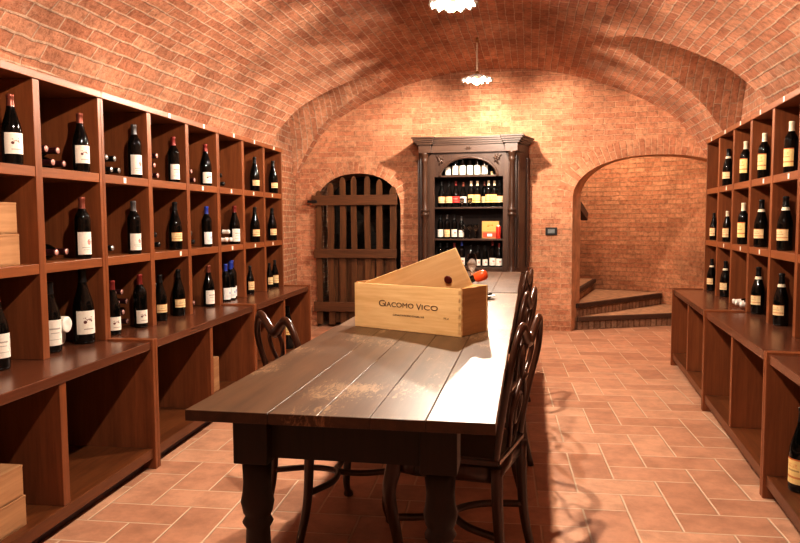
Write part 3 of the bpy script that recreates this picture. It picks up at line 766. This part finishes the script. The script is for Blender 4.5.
crate('L', 3.845, 4.30, .19, -.13, .2185, .335, 'upper pine crate of the stack in the base cabinet nearest the camera', G)
crate('L', 1.72, 2.08, .08, -.20, .1055, .325, 'single pale crate standing in the gate-side base cabinet beyond the table corner')
crate('R', 2.235, 2.57, .07, -.20, .1055, .215, 'small pale crate inside the middle stair-side base cabinet')

# ------------------------------------------------------------------ tables
def table(y0, y1, x0, x1, z, top, label, boards=(.282, .163, .167, .176, .212), leaf=None):
    t = empty('dining_table', ((x0 + x1) / 2, (y0 + y1) / 2, 0), 0, label, 'table', 'tables set end to end')
    hx, hy = (x1 - x0) / 2, (y1 - y0) / 2
    ye = hy if leaf is None else leaf - (y0 + y1) / 2
    def planks(m, a, b, zz):
        xx = -hx
        for w in boards: m.box(xx + .0006, xx + w * 2 * hx - .0006, a, b, zz - .026, zz, .0012); xx += w * 2 * hx
        m.box(-hx + .003, hx - .003, a + .003, b - .003, zz - .025, zz - .004); return m
    part('tabletop', planks(MB().use(M[top]), -hy, ye, z), t)
    if leaf is not None: part('extension_leaf', planks(MB().use(M['table_mid']), ye + .004, hy, z - .002), t)['label'] = 'greyish extension leaf'
    ax, ay = hx - .133, hy - .105
    m = MB().use(M['table_dark'])
    for s in (-1, 1):
        m.box(s * (ax - .012), s * (ax + .012), -ay, ay, z - .135, z - .026); m.box(-ax, ax, s * (ay - .012), s * (ay + .012), z - .135, z - .026)
    part('apron', m, t)
    for sx in (-1, 1):
        for sy, ly in ((-1, -ay), (1, ay)):
            m = MB().use(M['table_dark']); mt = Matrix.Translation((sx * ax, ly, 0))
            m.box(sx * ax - .043, sx * ax + .043, ly - .043, ly + .043, z - .145, z - .026, .003)
            m.lathe([(0, z - .143), (.036, z - .145), (.034, z - .20), (.036, z - .225), (.041, z - .25), (.036, z - .275), (.030, z - .285), (.038, z - .30), (.029, z - .315),
                     (.031, z - .36), (.038, z - .44), (.040, z - .50), (.034, z - .58), (.026, z - .64), (.034, z - .66), (.026, z - .68), (.033, z - .71), (.036, .02), (.030, 0), (0, 0)], 20, mt)
            part('leg', m, t)
TX0, TX1 = -.789, -.070
table(1.53, 4.286, TX0, TX1, .78, 'table', 'long worn plank table nearest the camera, with a greyish leaf behind the branded crate', leaf=2.874)
table(4.290, 5.98, TX0 + .002, TX1 - .003, .782, 'table_far', 'brown far table in front of the glass-fronted cabinet'.replace('glass-fronted ', 'bottle '))

# ------------------------------------------------------------------ chairs
def chair_meshes():
    out = []
    W = M['chair']
    # seat
    m = MB().use(W)
    ol = [(-.185, -.165), (-.185, .165), (.10, .195), (.165, .185), (.19, .12), (.195, 0), (.19, -.12), (.165, -.185), (.10, -.195)]
    m.prism(ol, .435, .46, 'z'); bmesh.ops.bevel(m.bm, geom=list(m.bm.edges), offset=.006, segments=2, affect='EDGES'); out.append(('seat', m))
    m = MB().use(W)
    inn = [(a * .93, b * .93) for a, b in ol]
    for (a, b), (c, d) in zip(inn, inn[1:] + inn[:1]): m.tube([(a, b, .405), (c, d, .405)], .028, 8, flat=.35, up=(0, 0, 1))
    out.append(('seat_frame', m))
    for s in (-1, 1):   # cabriole front legs
        m = MB().use(W)
        P = smooth_path([(.165, s * .165, .432), (.180, s * .178, .37), (.188, s * .185, .30), (.172, s * .170, .18), (.160, s * .160, .08), (.170, s * .168, .025), (.182, s * .178, .0)], 4)
        n = len(P); R = [.030 - .016 * min(1, i / (n * .7)) + (.006 if i > n - 5 else 0) for i in range(n)]
        m.tube(P, R, 10); out.append(('leg', m))
        m = MB().use(W)
        P = smooth_path([(-.175, s * .158, .432), (-.178, s * .158, .30), (-.190, s * .158, .15), (-.225, s * .158, 0)], 4)
        m.tube(P, [.021 - .006 * i / (len(P) - 1) for i in range(len(P))], 8); out.append(('leg', m))
    m = MB().use(W)     # curved stretcher
    P = smooth_path([(-.185, -.155, .20), (-.05, -.10, .20), (.02, 0, .20), (-.05, .10, .20), (-.185, .155, .20)], 5); m.tube(P, .013, 8)
    P = smooth_path([(.175, -.172, .22), (.09, -.08, .20), (.03, 0, .20), (.09, .08, .20), (.175, .172, .22)], 5); m.tube(P, .013, 8)
    out.append(('stretcher', m))
    m = MB().use(W)     # posts and serpentine crest in one sweep
    half = [(-.172, .158, .455), (-.185, .160, .55), (-.205, .172, .66), (-.222, .188, .74), (-.232, .184, .80), (-.240, .150, .858), (-.243, .112, .876), (-.242, .066, .852), (-.240, .03, .826)]
    ctrl = half + [(-.239, 0, .818)] + [(a, -b, c) for a, b, c in half[::-1]]
    P = smooth_path(ctrl, 5); n = len(P)
    R = [.0175 + .006 * math.exp(-((i / (n - 1) - .5) / .16) ** 2) for i in range(n)]
    m.tube(P, R, 10, flat=.62, up=(0, 1, 0)); out.append(('back_frame', m))
    m = MB().use(W)     # pierced splat: two mirrored loops over a vase foot
    xz = lambda z: -.176 - .066 * max(0, (z - .46) / .37)
    for s in (-1, 1):
        P = smooth_path([(s * .020, .458), (s * .030, .50), (s * .062, .56), (s * .072, .62), (s * .040, .67), (s * .016, .70), (s * .048, .745), (s * .056, .79), (s * .030, .825)], 4)
        m.tube([(xz(z), y, z) for y, z in P], .0085, 8, flat=.8)
        P = smooth_path([(s * .012, .64), (s * .03, .60), (s * .016, .555), (0, .54)], 4)
        m.tube([(xz(z), y, z) for y, z in P], .008, 8)
    m.tube([(xz(.70), -.02, .70), (xz(.70), .02, .70)], .014, 8)
    out.append(('back_splat', m))
    return [(n, q.mesh(n)) for n, q in out]
CH = chair_meshes()
def chair(x, y, rot, label, hs=1.0):
    t = empty('carved_chair', (x, y, 0), rot, label, 'chair', 'carved wooden chairs tucked in at the tables')
    t.scale = (1, 1, hs)
    for n, me in CH: link(n, me, t)
chair(-.792, 2.77, radians(44), 'carved dark walnut chair on the gate side of the tables, turned askew', .965)
chair(-.234, 2.44, radians(180 - 13), 'carved chair on the stair side, nearest the camera, tucked in')
chair(-.236, 3.42, radians(180 - 9), 'carved chair on the stair side, second of three from the camera')
chair(-.246, 4.67, radians(180 - 7), 'carved chair on the stair side, farthest of three from the camera')

# ------------------------------------------------------------------ branded crate on the table
A0, B0 = V((-.711, 2.868, 0)), V((-.250, 2.644, 0)); e = (B0 - A0).normalized(); Lx = (B0 - A0).length
g = V((-e.y, e.x, 0)); Dy = .200; Hb = .180
rz = math.atan2(e.y, e.x)
t = empty('wine_crate', (A0.x, A0.y, .7805), rz, 'open pale pine wine crate with burnt lettering standing on the near table', 'crate')
mm = MB().use(M['crate']); mm.box(0, Lx, 0, .011, 0, Hb, .0012); part('front_panel', mm, t)
mm = MB().use(M['crate']); mm.box(0, Lx, Dy - .011, Dy, 0, Hb, .0012); part('back_panel', mm, t)
mm = MB().use(M['crate_side']); mm.box(Lx - .012, Lx - .001, .011, Dy - .011, .001, Hb - .001)
mm.use(M['crate'])
for i in range(6): mm.box(Lx - .012, Lx + .0006, .0, .0112, .008 + i * .03, .022 + i * .03)
part('end_panel', mm, t)
mm = MB().use(M['crate_side']); mm.box(.001, .012, .011, Dy - .011, .001, Hb + .004); part('end_panel', mm, t)
mm = MB().use(M['crate']); mm.box(.012, Lx - .012, .011, Dy - .011, .002, .012); part('bottom_board', mm, t)
def text(s, size, name):
    cu = bpy.data.curves.new(name, 'FONT'); cu.body = s; cu.size = size; cu.extrude = .0003
    o = bpy.data.objects.new(name, cu); COL.objects.link(o)
    bpy.context.view_layer.update()
    dg = bpy.context.evaluated_depsgraph_get(); me = bpy.data.meshes.new_from_object(o.evaluated_get(dg))
    bpy.data.objects.remove(o); return me
def merge_text(items, name, mat):
    bm = bmesh.new()
    for s, size, x, z, width in items:
        me = text(s, size, 'lettering'); xs = [v.co.x for v in me.vertices]; x0, x1 = min(xs), max(xs)
        sc = width / (x1 - x0) if width else 1
        for v in me.vertices: v.co = V((x + (v.co.x - x0) * sc, -.0006 - v.co.z, z + v.co.y))
        bm.from_mesh(me); bpy.data.meshes.remove(me)
    me = bpy.data.meshes.new(name); bm.to_mesh(me); bm.free(); me.materials.append(mat); return me
items = [('G', .036, .127, .092, .030), ('IACOMO', .027, .159, .0925, .137), ('V', .036, .309, .088, .024), ('ICO', .027, .335, .091, .074),
         ('CANALE IN ROERO D\u2019ALBA, N.8', .0095, .197, .0585, .148), ('75 cl', .008, .435, .062, .022)]
link('lettering', merge_text(items, 'lettering', M['ink']), t)['label'] = 'burnt brown lettering on the crate front'

# lid standing askew inside the crate
P2, P1, P3 = V((-.281, 2.72, 1.109)), V((-.219, 2.737, .968)), V((-.686, 2.916, .955))
wv = (P2 - P1); WL = wv.length; wv.normalize(); lv_ = (P3 - P2).normalized(); lv_ = (lv_ - wv * lv_.dot(wv)).normalized(); nv = lv_.cross(wv).normalized()
# nv points away from or to the camera; make it face the camera
if nv.y > 0: nv = -nv
xax = -lv_; zax = wv; yax = -nv
LM = Matrix(((xax.x, yax.x, zax.x, P2.x), (xax.y, yax.y, zax.y, P2.y), (xax.z, yax.z, zax.z, P2.z), (0, 0, 0, 1)))
mm = MB().use(M['crate_in']); mm.box(-.470, 0, 0, .009, -WL, 0, .0012)
lid = link('crate_lid', mm.mesh('crate_lid'), None, LM); tag(lid, 'loose pine lid with a dark red seal, propped askew in the open crate', 'crate lid')
mm = MB().use(M['seal']); mm.lathe([(0, -.002), (.0155, -.002), (.017, .001), (.014, .004), (.011, .003), (.009, .0045), (0, .004)], 24, Matrix.Translation((-.087, 0, -.106)) @ Matrix.Rotation(pi / 2, 4, 'X'))
link('wax_seal', mm.mesh('wax_seal'), lid)['label'] = 'round dark red seal'

# bottle with orange wax leaning out of the crate
tip = V((-.167, 2.862, 1.003)); bot = V((-.430, 2.884, .902)); zax = (tip - bot).normalized(); xax = V((0, 0, 1)).cross(zax).normalized(); yax = zax.cross(xax)
p = tip - zax * .315
m = Matrix(((xax.x, yax.x, zax.x, p.x), (xax.y, yax.y, zax.y, p.y), (xax.z, yax.z, zax.z, p.z), (0, 0, 0, 1)))
body, _ = bottle_meshes('burgundy', 'glass_black', 'cap_orange', None, .93)
o = link('wine_bottle', body, None, m); tag(o, 'dark bottle with orange wax top poking out of the branded crate', 'wine bottle')
mm = MB().use(M['cap_orange']); mm.lathe([(.0150, .262), (.0185, .268), (.021, .280), (.0215, .295), (.019, .306), (.012, .313), (0, .315)], 24, Matrix.Scale(1, 4)); link('wax_cap', mm.mesh('wax_cap'), o)

# dish and wine glass further back
t = empty('small_dish', (-.262, 3.98, .778), 0, 'small white dish with a dark utensil on the middle table', 'dish')
mm = MB().use(M['paper']); mm.lathe([(0, .001), (.035, .001), (.055, .012), (.075, .018), (.073, .021), (.052, .016), (.033, .006), (0, .005)], 28); part('bowl', mm, t)
mm = MB().use(M['cap_black']); mm.tube([(-.05, -.02, .022), (.0, -.01, .020), (.055, .01, .026)], [.004, .005, .006], 8); part('utensil', mm, t)
t = empty('wine_glass', (-.335, 4.20, .7785), 0, 'clear stemmed wine glass standing behind the branded crate', 'glass')
def glass_mesh(h, r):
    mm = MB().use(M['glass_clear'])
    mm.lathe([(0, 0), (r * .85, 0), (r * .85, .002), (r * .3, .006), (.004, .012), (.0035, h * .45), (.008, h * .5), (r * .7, h * .62), (r, h * .75), (r * .8, h), (r * .76, h), (r * .95, h * .75), (r * .65, h * .63), (0, h * .53)], 20)
    return mm
part('bowl', glass_mesh(.235, .030), t)

# ------------------------------------------------------------------ cabinet
cab = empty('wine_cabinet', (-.640, 7.49, 0), radians(-3), 'dark carved oak cabinet with columns and open arched front holding bottles', 'cabinet')
HW, CD, CF = .496, .375, .10           # half width, depth
IW = .357                   # half width of the opening
ZS = [1.672, 1.342, 1.010, .713]
def cpart(n, m): return part(n, m, cab)
for s in (-1, 1):
    m = MB().use(M['cab']); m.prism([(s * (HW - .03), .05), (s * HW, .05), (s * (HW + CF), CD), (s * (HW + CF - .03), CD)], .64, 1.93, 'z')
    for f0, f1 in ((.06, .22), (.82, .97)):
        q = [(HW + CF * f0, .05 + (CD - .05) * f0), (HW + CF * f1, .05 + (CD - .05) * f1)]
        m.prism([(s * q[0][0], q[0][1]), (s * q[1][0], q[1][1]), (s * (q[1][0] + .014), q[1][1] - .003), (s * (q[0][0] + .014), q[0][1] - .003)], .70, 1.86, 'z')
    cpart('side_panel', m)
m = MB().use(M['cab_in']); m.box(-HW - CF + .01, HW + CF - .01, CD - .015, CD, .60, 1.93); cpart('back_panel', m)
for z in ZS:
    m = MB().use(M['cab_h']); m.box(-HW + .03, HW - .03, .06, CD - .015, z - .018, z, .002); cpart('shelf', m)
# front frame with arched head
m = MB().use(M['cab'])
def arch_z(x): return 1.655 + .187 * max(0, 1 - abs(x / .285) ** 2.2) ** .5 if abs(x) < .285 else 1.655
xs = [-IW, -.286] + [-.285 * cos(pi * i / 30) for i in range(31)] + [.286, IW]
for y in (.03, .055):
    for a, b in zip(xs, xs[1:]): m.face([(a, y, arch_z(a)), (b, y, arch_z(b)), (b, y, 1.905), (a, y, 1.905)])
for a, b in zip(xs, xs[1:]): m.face([(a, .03, arch_z(a)), (b, .03, arch_z(b)), (b, .055, arch_z(b)), (a, .055, arch_z(a))])
for s in (-1, 1): m.box(s * IW, s * (IW + .055), .03, .055, .64, 1.905, .002); m.box(s * (IW + .05), s * HW, .035, .06, .64, 1.905)
m.box(-IW, IW, .03, .055, .64, .70, .002)
cpart('front_frame', m)
m = MB().use(M['cab_h'])      # moulding that follows the arch
P = [(-.300 * cos(pi * i / 30), .026, 1.655 + .200 * sin(pi * i / 30)) for i in range(31)]
m.tube(P, .013, 8, flat=.7); cpart('arch_moulding', m)
for s in (-1, 1):             # carved leaves in the corners over the arch
    m = MB().use(M['cab_h'])
    c = V((s * .285, .026, 1.838))
    for ang, ln in ((-.2, .05), (.5, .075), (1.15, .06), (1.9, .045), (-1.2, .075), (-1.9, .05), (2.7, .03)):
        d = V((s * cos(ang), 0, sin(ang))); ln = ln * .9
        m.tube([c, c + d * ln * .45 + V((0, -.008, 0)), c + d * ln], [.006, .011, .003], 8)
    m.lathe([(0, .012), (.012, .008), (.014, 0)], 12, Matrix.Translation(c) @ Matrix.Rotation(pi / 2, 4, 'X')); cpart('carved_leaf', m)
for s in (-1, 1):             # turned columns
    m = MB().use(M['cab']); mt = Matrix.Translation((s * (HW - .045), -.012, 0))
    m.lathe([(0, .66), (.045, .66), (.045, .685), (.036, .69), (.040, .705), (.030, .72), (.027, .74), (.030, .95), (.033, 1.10), (.028, 1.24), (.038, 1.25), (.046, 1.262), (.038, 1.275), (.032, 1.285),
             (.038, 1.297), (.046, 1.31), (.038, 1.322), (.026, 1.335), (.031, 1.40), (.028, 1.60), (.025, 1.80), (.030, 1.81), (.036, 1.825), (.028, 1.84), (.032, 1.86), (.044, 1.885), (.048, 1.905), (0, 1.905)], 20, mt)
    cpart('column', m)
tz = lambda m, w, f, z0, z1: m.prism([(-w, f), (w, f), (w + CF, CD), (-w - CF, CD)], z0, z1, 'z')
m = MB().use(M['cab_h']); tz(m, HW, 0, 1.905, 1.985)
for s in (-1, 1): m.box(s * (HW - .115), s * (HW + .015), -.06, .10, 1.90, 1.99, .003)
for ang in range(6): m.tube([(0, -.002, 1.945), (.035 * cos(ang * pi / 3), -.008, 1.945 + .018 * sin(ang * pi / 3))], [.007, .003], 6)
cpart('frieze', m)
m = MB().use(M['cab_h'])
for z0, z1, o_ in ((1.985, 2.005, .015), (2.005, 2.025, .03), (2.025, 2.045, .045), (2.045, 2.062, .06)):
    tz(m, HW + o_, -o_, z0, z1)
    for s in (-1, 1): m.box(s * (HW - .13 - o_ * .5), s * (HW + .02 + o_), -.065 - o_, .1, z0, z1 + .0005, .003)
cpart('cornice', m)
m = MB().use(M['cab_h']); tz(m, HW + .03, -.05, .60, .645); cpart('waist_moulding', m)
m = MB().use(M['cab']); tz(m, HW + .015, -.03, 0, .60)
cpart('lower_cabinet', m)
for s in (-1, 1):
    m = MB().use(M['cab_h']); m.box(s * .02, s * (HW - .03), -.045, -.028, .06, .57, .004); m.box(s * .07, s * (HW - .08), -.052, -.04, .11, .52, .004); d_ = cpart('door', m)
    m = MB().use(M['brass']); m.lathe([(0, .02), (.01, .016), (.011, .008), (.005, 0)], 12, Matrix.Translation((s * .05, -.045, .33)) @ Matrix.Rotation(pi / 2, 4, 'X')); link('knob', m.mesh('knob'), d_)

crot = cab.rotation_euler.z
def cabpt(x, y, z): return V((cab.location.x + x * cos(crot) - y * sin(crot), cab.location.y + x * sin(crot) + y * cos(crot), z))
SHN = ['arched top shelf', 'second shelf', 'third shelf', 'bottom shelf']
def cab_bottle(shelf, x, y, h, i, desc, turn=0, **kw):
    p = cabpt(x, y, ZS[shelf] + .0005); k = round(h / .30, 3)
    kw.setdefault('seg', 16); kw.setdefault('glass', 'glass_black'); kw.setdefault('half', 1.4)
    bottle(Matrix.Translation(p) @ Matrix.Rotation(crot - pi / 2 + turn, 4, 'Z'), '%s, %s from the left on the cabinet %s' % (desc, i, SHN[shelf]), 'bottles in the carved cabinet', k=k, **kw)
ORDX = ORD + ['ninth', 'tenth', 'eleventh']
for i in range(7):      # wide white labels almost touching
    cab_bottle(0, -.232 + .078 * i if i < 6 else .232, .14, .165 if i < 6 else .10, ORDX[i], 'bottle with broad white label', shape='burgundy' if i == 6 else 'bordeaux', cap='cap_black', lab='lab_white' if i < 6 else 'lab_cream', lz0=.015, lz1=.125) if i == 6 else \
    cab_bottle(0, -.232 + .078 * i, .14, .265 if abs(-.232 + .078 * i) < .2 else .24, ORDX[i], 'bottle with broad white label', shape='bordeaux', cap='cap_black', lab='lab_white', lz0=.01, lz1=.118)
row2 = [(-.305, 'cap_black', 'lab_cream', 'dark bottle with cream label'), (-.225, 'cap_black', 'lab_cream', 'dark bottle with cream label'), (-.150, 'cap_red', 'lab_red', 'red-capped bottle with red label'), (-.072, 'cap_copper', 'lab_white', 'bottle with white label'),
        (.012, 'cap_white', 'lab_yellow', 'bottle with cream capsule, yellow label'), (.078, 'cap_white', 'lab_yellow', 'bottle with cream capsule, yellow label'), (.142, 'cap_copper', 'lab_cream', 'dark bottle set slightly back'), (.196, 'cap_white', 'lab_yellow', 'bottle with cream capsule, yellow label'),
        (.258, 'cap_white', 'lab_yellow', 'bottle with cream capsule, yellow label'), (.314, 'cap_black', 'lab_cream', 'black bottle with pale label')]
for i, (x, c, l, d) in enumerate(row2):
    y = .16 if i != 6 else .25
    cab_bottle(1, x, y, .275 if i != 3 else .265, ORDX[i], d, shape='bordeaux' if 3 < i < 9 else 'burgundy', cap=c, lab=l, lz0=.05 if i < 9 else .04, lz1=.125 if i not in (4, 5, 7, 8) else .145, k=None) if False else \
    cab_bottle(1, x, y, .275 if i != 3 else .265, ORDX[i], d, shape='bordeaux' if 3 < i < 9 else 'burgundy', cap=c, lab=l, lz0=.05, lz1=.125 if i not in (4, 5, 7, 8) else .145)
for i, x in enumerate((-.318, -.245, -.168, -.092)):
    cab_bottle(2, x, .16, .255 if i < 3 else .235, ORDX[i], ['bottle with white label', 'bottle with peach label', 'bottle with crested label', 'low bottle with white label'][i], shape='bordeaux', cap='cap_grey' if i % 2 else 'cap_black', lab=['lab_white', 'lab_cream', 'lab_crest', 'lab_white'][i], lz0=.02, lz1=.115)
for i, x in enumerate((-.318, -.245, -.165, -.085, .012, .087, .162, .240, .310)):
    cap = ['cap_black', 'cap_black', 'cap_red', 'cap_blue', 'cap_black', 'cap_black', 'cap_black', 'cap_red', 'cap_red'][i]
    cab_bottle(3, x, .15, .272 if i in (3, 7) else .225 if i in (4, 5, 6) else .25, ORDX[i], ['dark bottle', 'dark bottle', 'red-capped bottle', 'blue-capped bottle', 'black bottle with white label', 'black bottle with white label', 'black bottle with white label', 'red-capped bottle', 'red-capped bottle'][i],
               shape='bordeaux' if i != 8 else 'burgundy', cap=cap, lab='lab_crest', lz0=.015, lz1=.105)
GL = glass_mesh(.15, .03).mesh('stemmed_glass')
for i, x in enumerate((-.032, .030, .092)):
    o = link('stemmed_glass', GL); o.location = cabpt(x - .028, .13, ZS[2] + .0005)
    tag(o, 'clear stemmed glass, %s of three beside the printed box in the cabinet' % ORD[i], 'glass', 'glasses on the cabinet shelf')
GS = glass_mesh(.09, .026).mesh('short_glass')
for i, x in enumerate((-.075, .012)):
    o = link('short_glass', GS); o.location = cabpt(x, .09, ZS[1] + .0005)
    tag(o, 'short stemmed glass, %s of two in front of bottles on the cabinet second shelf' % ORD[i], 'glass', 'glasses on the cabinet shelf')
t = empty('gift_box', cabpt(.215, .18, ZS[2] + .0005), crot, 'orange printed square box on the cabinet third shelf', 'box')
mm = MB().use(M['crate_side']); mm.box(-.092, .092, 0, .10, 0, .185, .002); part('body', mm, t)
mm = MB().use(M['panettone']); mm.face([(-.088, -.0008, .075), (.088, -.0008, .075), (.088, -.0008, .181), (-.088, -.0008, .181)], [(0, 0), (1, 0), (1, 1), (0, 1)])
mm.use(M['box_red']); mm.box(-.078, .078, -.0015, 0, .012, .062, 0)
mm.use(M['paper']); mm.box(-.035, .018, -.0022, 0, .022, .05, 0); part('printed_front', mm, t, fix=False)
t = empty('red_tin', cabpt(.335 - .03, .12, ZS[2] + .0005), 0, 'slim red tin at the end of the cabinet third shelf', 'tin')
mm = MB().use(M['tin_red']); mm.lathe([(0, 0), (.024, 0), (.026, .003), (.026, .12), (.022, .128), (0, .128)], 20); part('body', mm, t)
mm = MB().use(M['cap_white']); mm.lathe([(.018, .128), (.018, .142), (0, .143)], 16); part('cap', mm, t)

# ------------------------------------------------------------------ wooden gate
gt = empty('wooden_gate', (-1.93, YB - .06, 0), 0, 'weathered brown picket gate closing the arched opening', 'gate')
cx = -1.93
for xc, wd, zt in ((-2.352, .070, 1.545), (-2.212, .072, 1.63), (-2.073, .070, 1.69), (-1.945, .064, 1.70), (-1.790, .066, 1.70), (-1.653, .070, 1.66), (-1.500, .074, 1.58)):
    # pickets centred on their measured spots, pulled in a touch to the gate's plane
    x = (xc - cx) * 1.0; h = wd / 2
    m = MB().use(M['gate'])
    w = lambda z: .006 * sin(z * 7 + xc * 9)
    ol = [(x - h, .03), (x + h, .03)] + [(x + h + w(z), z) for z in (.4, .8, 1.2)] + [(x + h * .95, zt - .05), (x + h * .55, zt - .012), (x, zt), (x - h * .55, zt - .012), (x - h * .95, zt - .05)] + [(x - h + w(z), z) for z in (1.2, .8, .4)]
    m.prism(ol, .0, .028, 'y'); part('picket', m, gt)
for z0, z1, a, b in ((1.375, 1.490, -2.425, -1.445), (.785, .888, -2.405, -1.455), (.180, .290, -2.41, -1.45)):
    m = MB().use(M['gate_h']); m.box(a - cx, b - cx, -.035, .0, z0, z1, .006); part('cross_bar', m, gt)
m = MB().use(M['gate'])
for i in range(7): m.box(-2.24 - cx + i * .107, -2.24 - cx + i * .107 + .100, .034, .05, .05, .86 - .02 * (i % 3))
part('lower_boards', m, gt)
m = MB().use(M['cap_black']); m.box(-.52 - .02, -.43, -.042, -.034, 1.405, 1.435, .002); part('hinge', m, gt)

# ------------------------------------------------------------------ lamps
def lamp(x, y, label, zrim=2.447):
    t = empty('pendant_lamp', (x, y, zrim), 0, label, 'lamp', 'pendant lamps along the vault')
    zc = zv(x) - zrim
    m = MB().use(M['brass']); m.lathe([(0, zc), (.012, zc), (.012, zc - .012), (.004, zc - .016)], 12)
    m.tube([(.014 * cos(a), 0, zc - .03 + .014 * sin(a)) for a in [2 * pi * i / 12 for i in range(13)]], .0025, 6); part('hook', m, t)
    m = MB().use(M['cord'])
    for ph in (0, pi):
        m.tube([(.0045 * cos(ph + i * .8), .0045 * sin(ph + i * .8), zc - .04 - (zc - .12) * i / 40) for i in range(41)], .0038, 6)
    part('cord', m, t)
    m = MB().use(M['brass']); m.lathe([(0, .085), (.010, .083), (.019, .07), (.020, .03), (.016, .005)], 16); part('socket', m, t)
    m = MB().use(M['enamel'])
    wave = lambda r, z, a: (r * (1 + .035 * max(0, (r - .07) / .07) * cos(12 * a)), z + .011 * max(0, (r - .06) / .08) * cos(12 * a))
    m.lathe([(.018, .052), (.04, .048), (.07, .036), (.105, .018), (.14, 0), (.141, .003), (.105, .022), (.07, .041), (.04, .053), (.018, .058)], 96, None, True, wave); part('shade', m, t, )
    m = MB().use(M['bulb']); m.lathe([(0, -.036), (.009, -.034), (.017, -.026), (.0205, -.014), (.019, -.002), (.014, .012), (.011, .026), (0, .028)], 20); part('bulb', m, t)
lamp(-.42, 1.86, 'lit pendant lamp over the near table, above the picture')
lamp(-.45, 4.23, 'lit pendant lamp cut by the top of the picture')
lamp(-.48, 6.54, 'lit white pendant lamp on a twisted cord in front of the cabinet')

ld = bpy.data.lights.new('stair_light', 'AREA'); ld.shape = 'DISK'; ld.size = .5; ld.energy = 40; ld.color = (1, .84, .66)
lo = bpy.data.objects.new('stair_light', ld); COL.objects.link(lo); lo.location = (.95, 8.75, 2.5); lo.rotation_euler = (radians(30), 0, 0)
# ------------------------------------------------------------------ world and view
w = bpy.data.worlds.new('world'); scene.world = w; w.use_nodes = True
w.node_tree.nodes['Background'].inputs[0].default_value = (.02, .015, .01, 1); w.node_tree.nodes['Background'].inputs[1].default_value = .2
scene.view_settings.view_transform = 'Standard'; scene.view_settings.look = 'None'; scene.view_settings.exposure = 0; scene.view_settings.gamma = .77
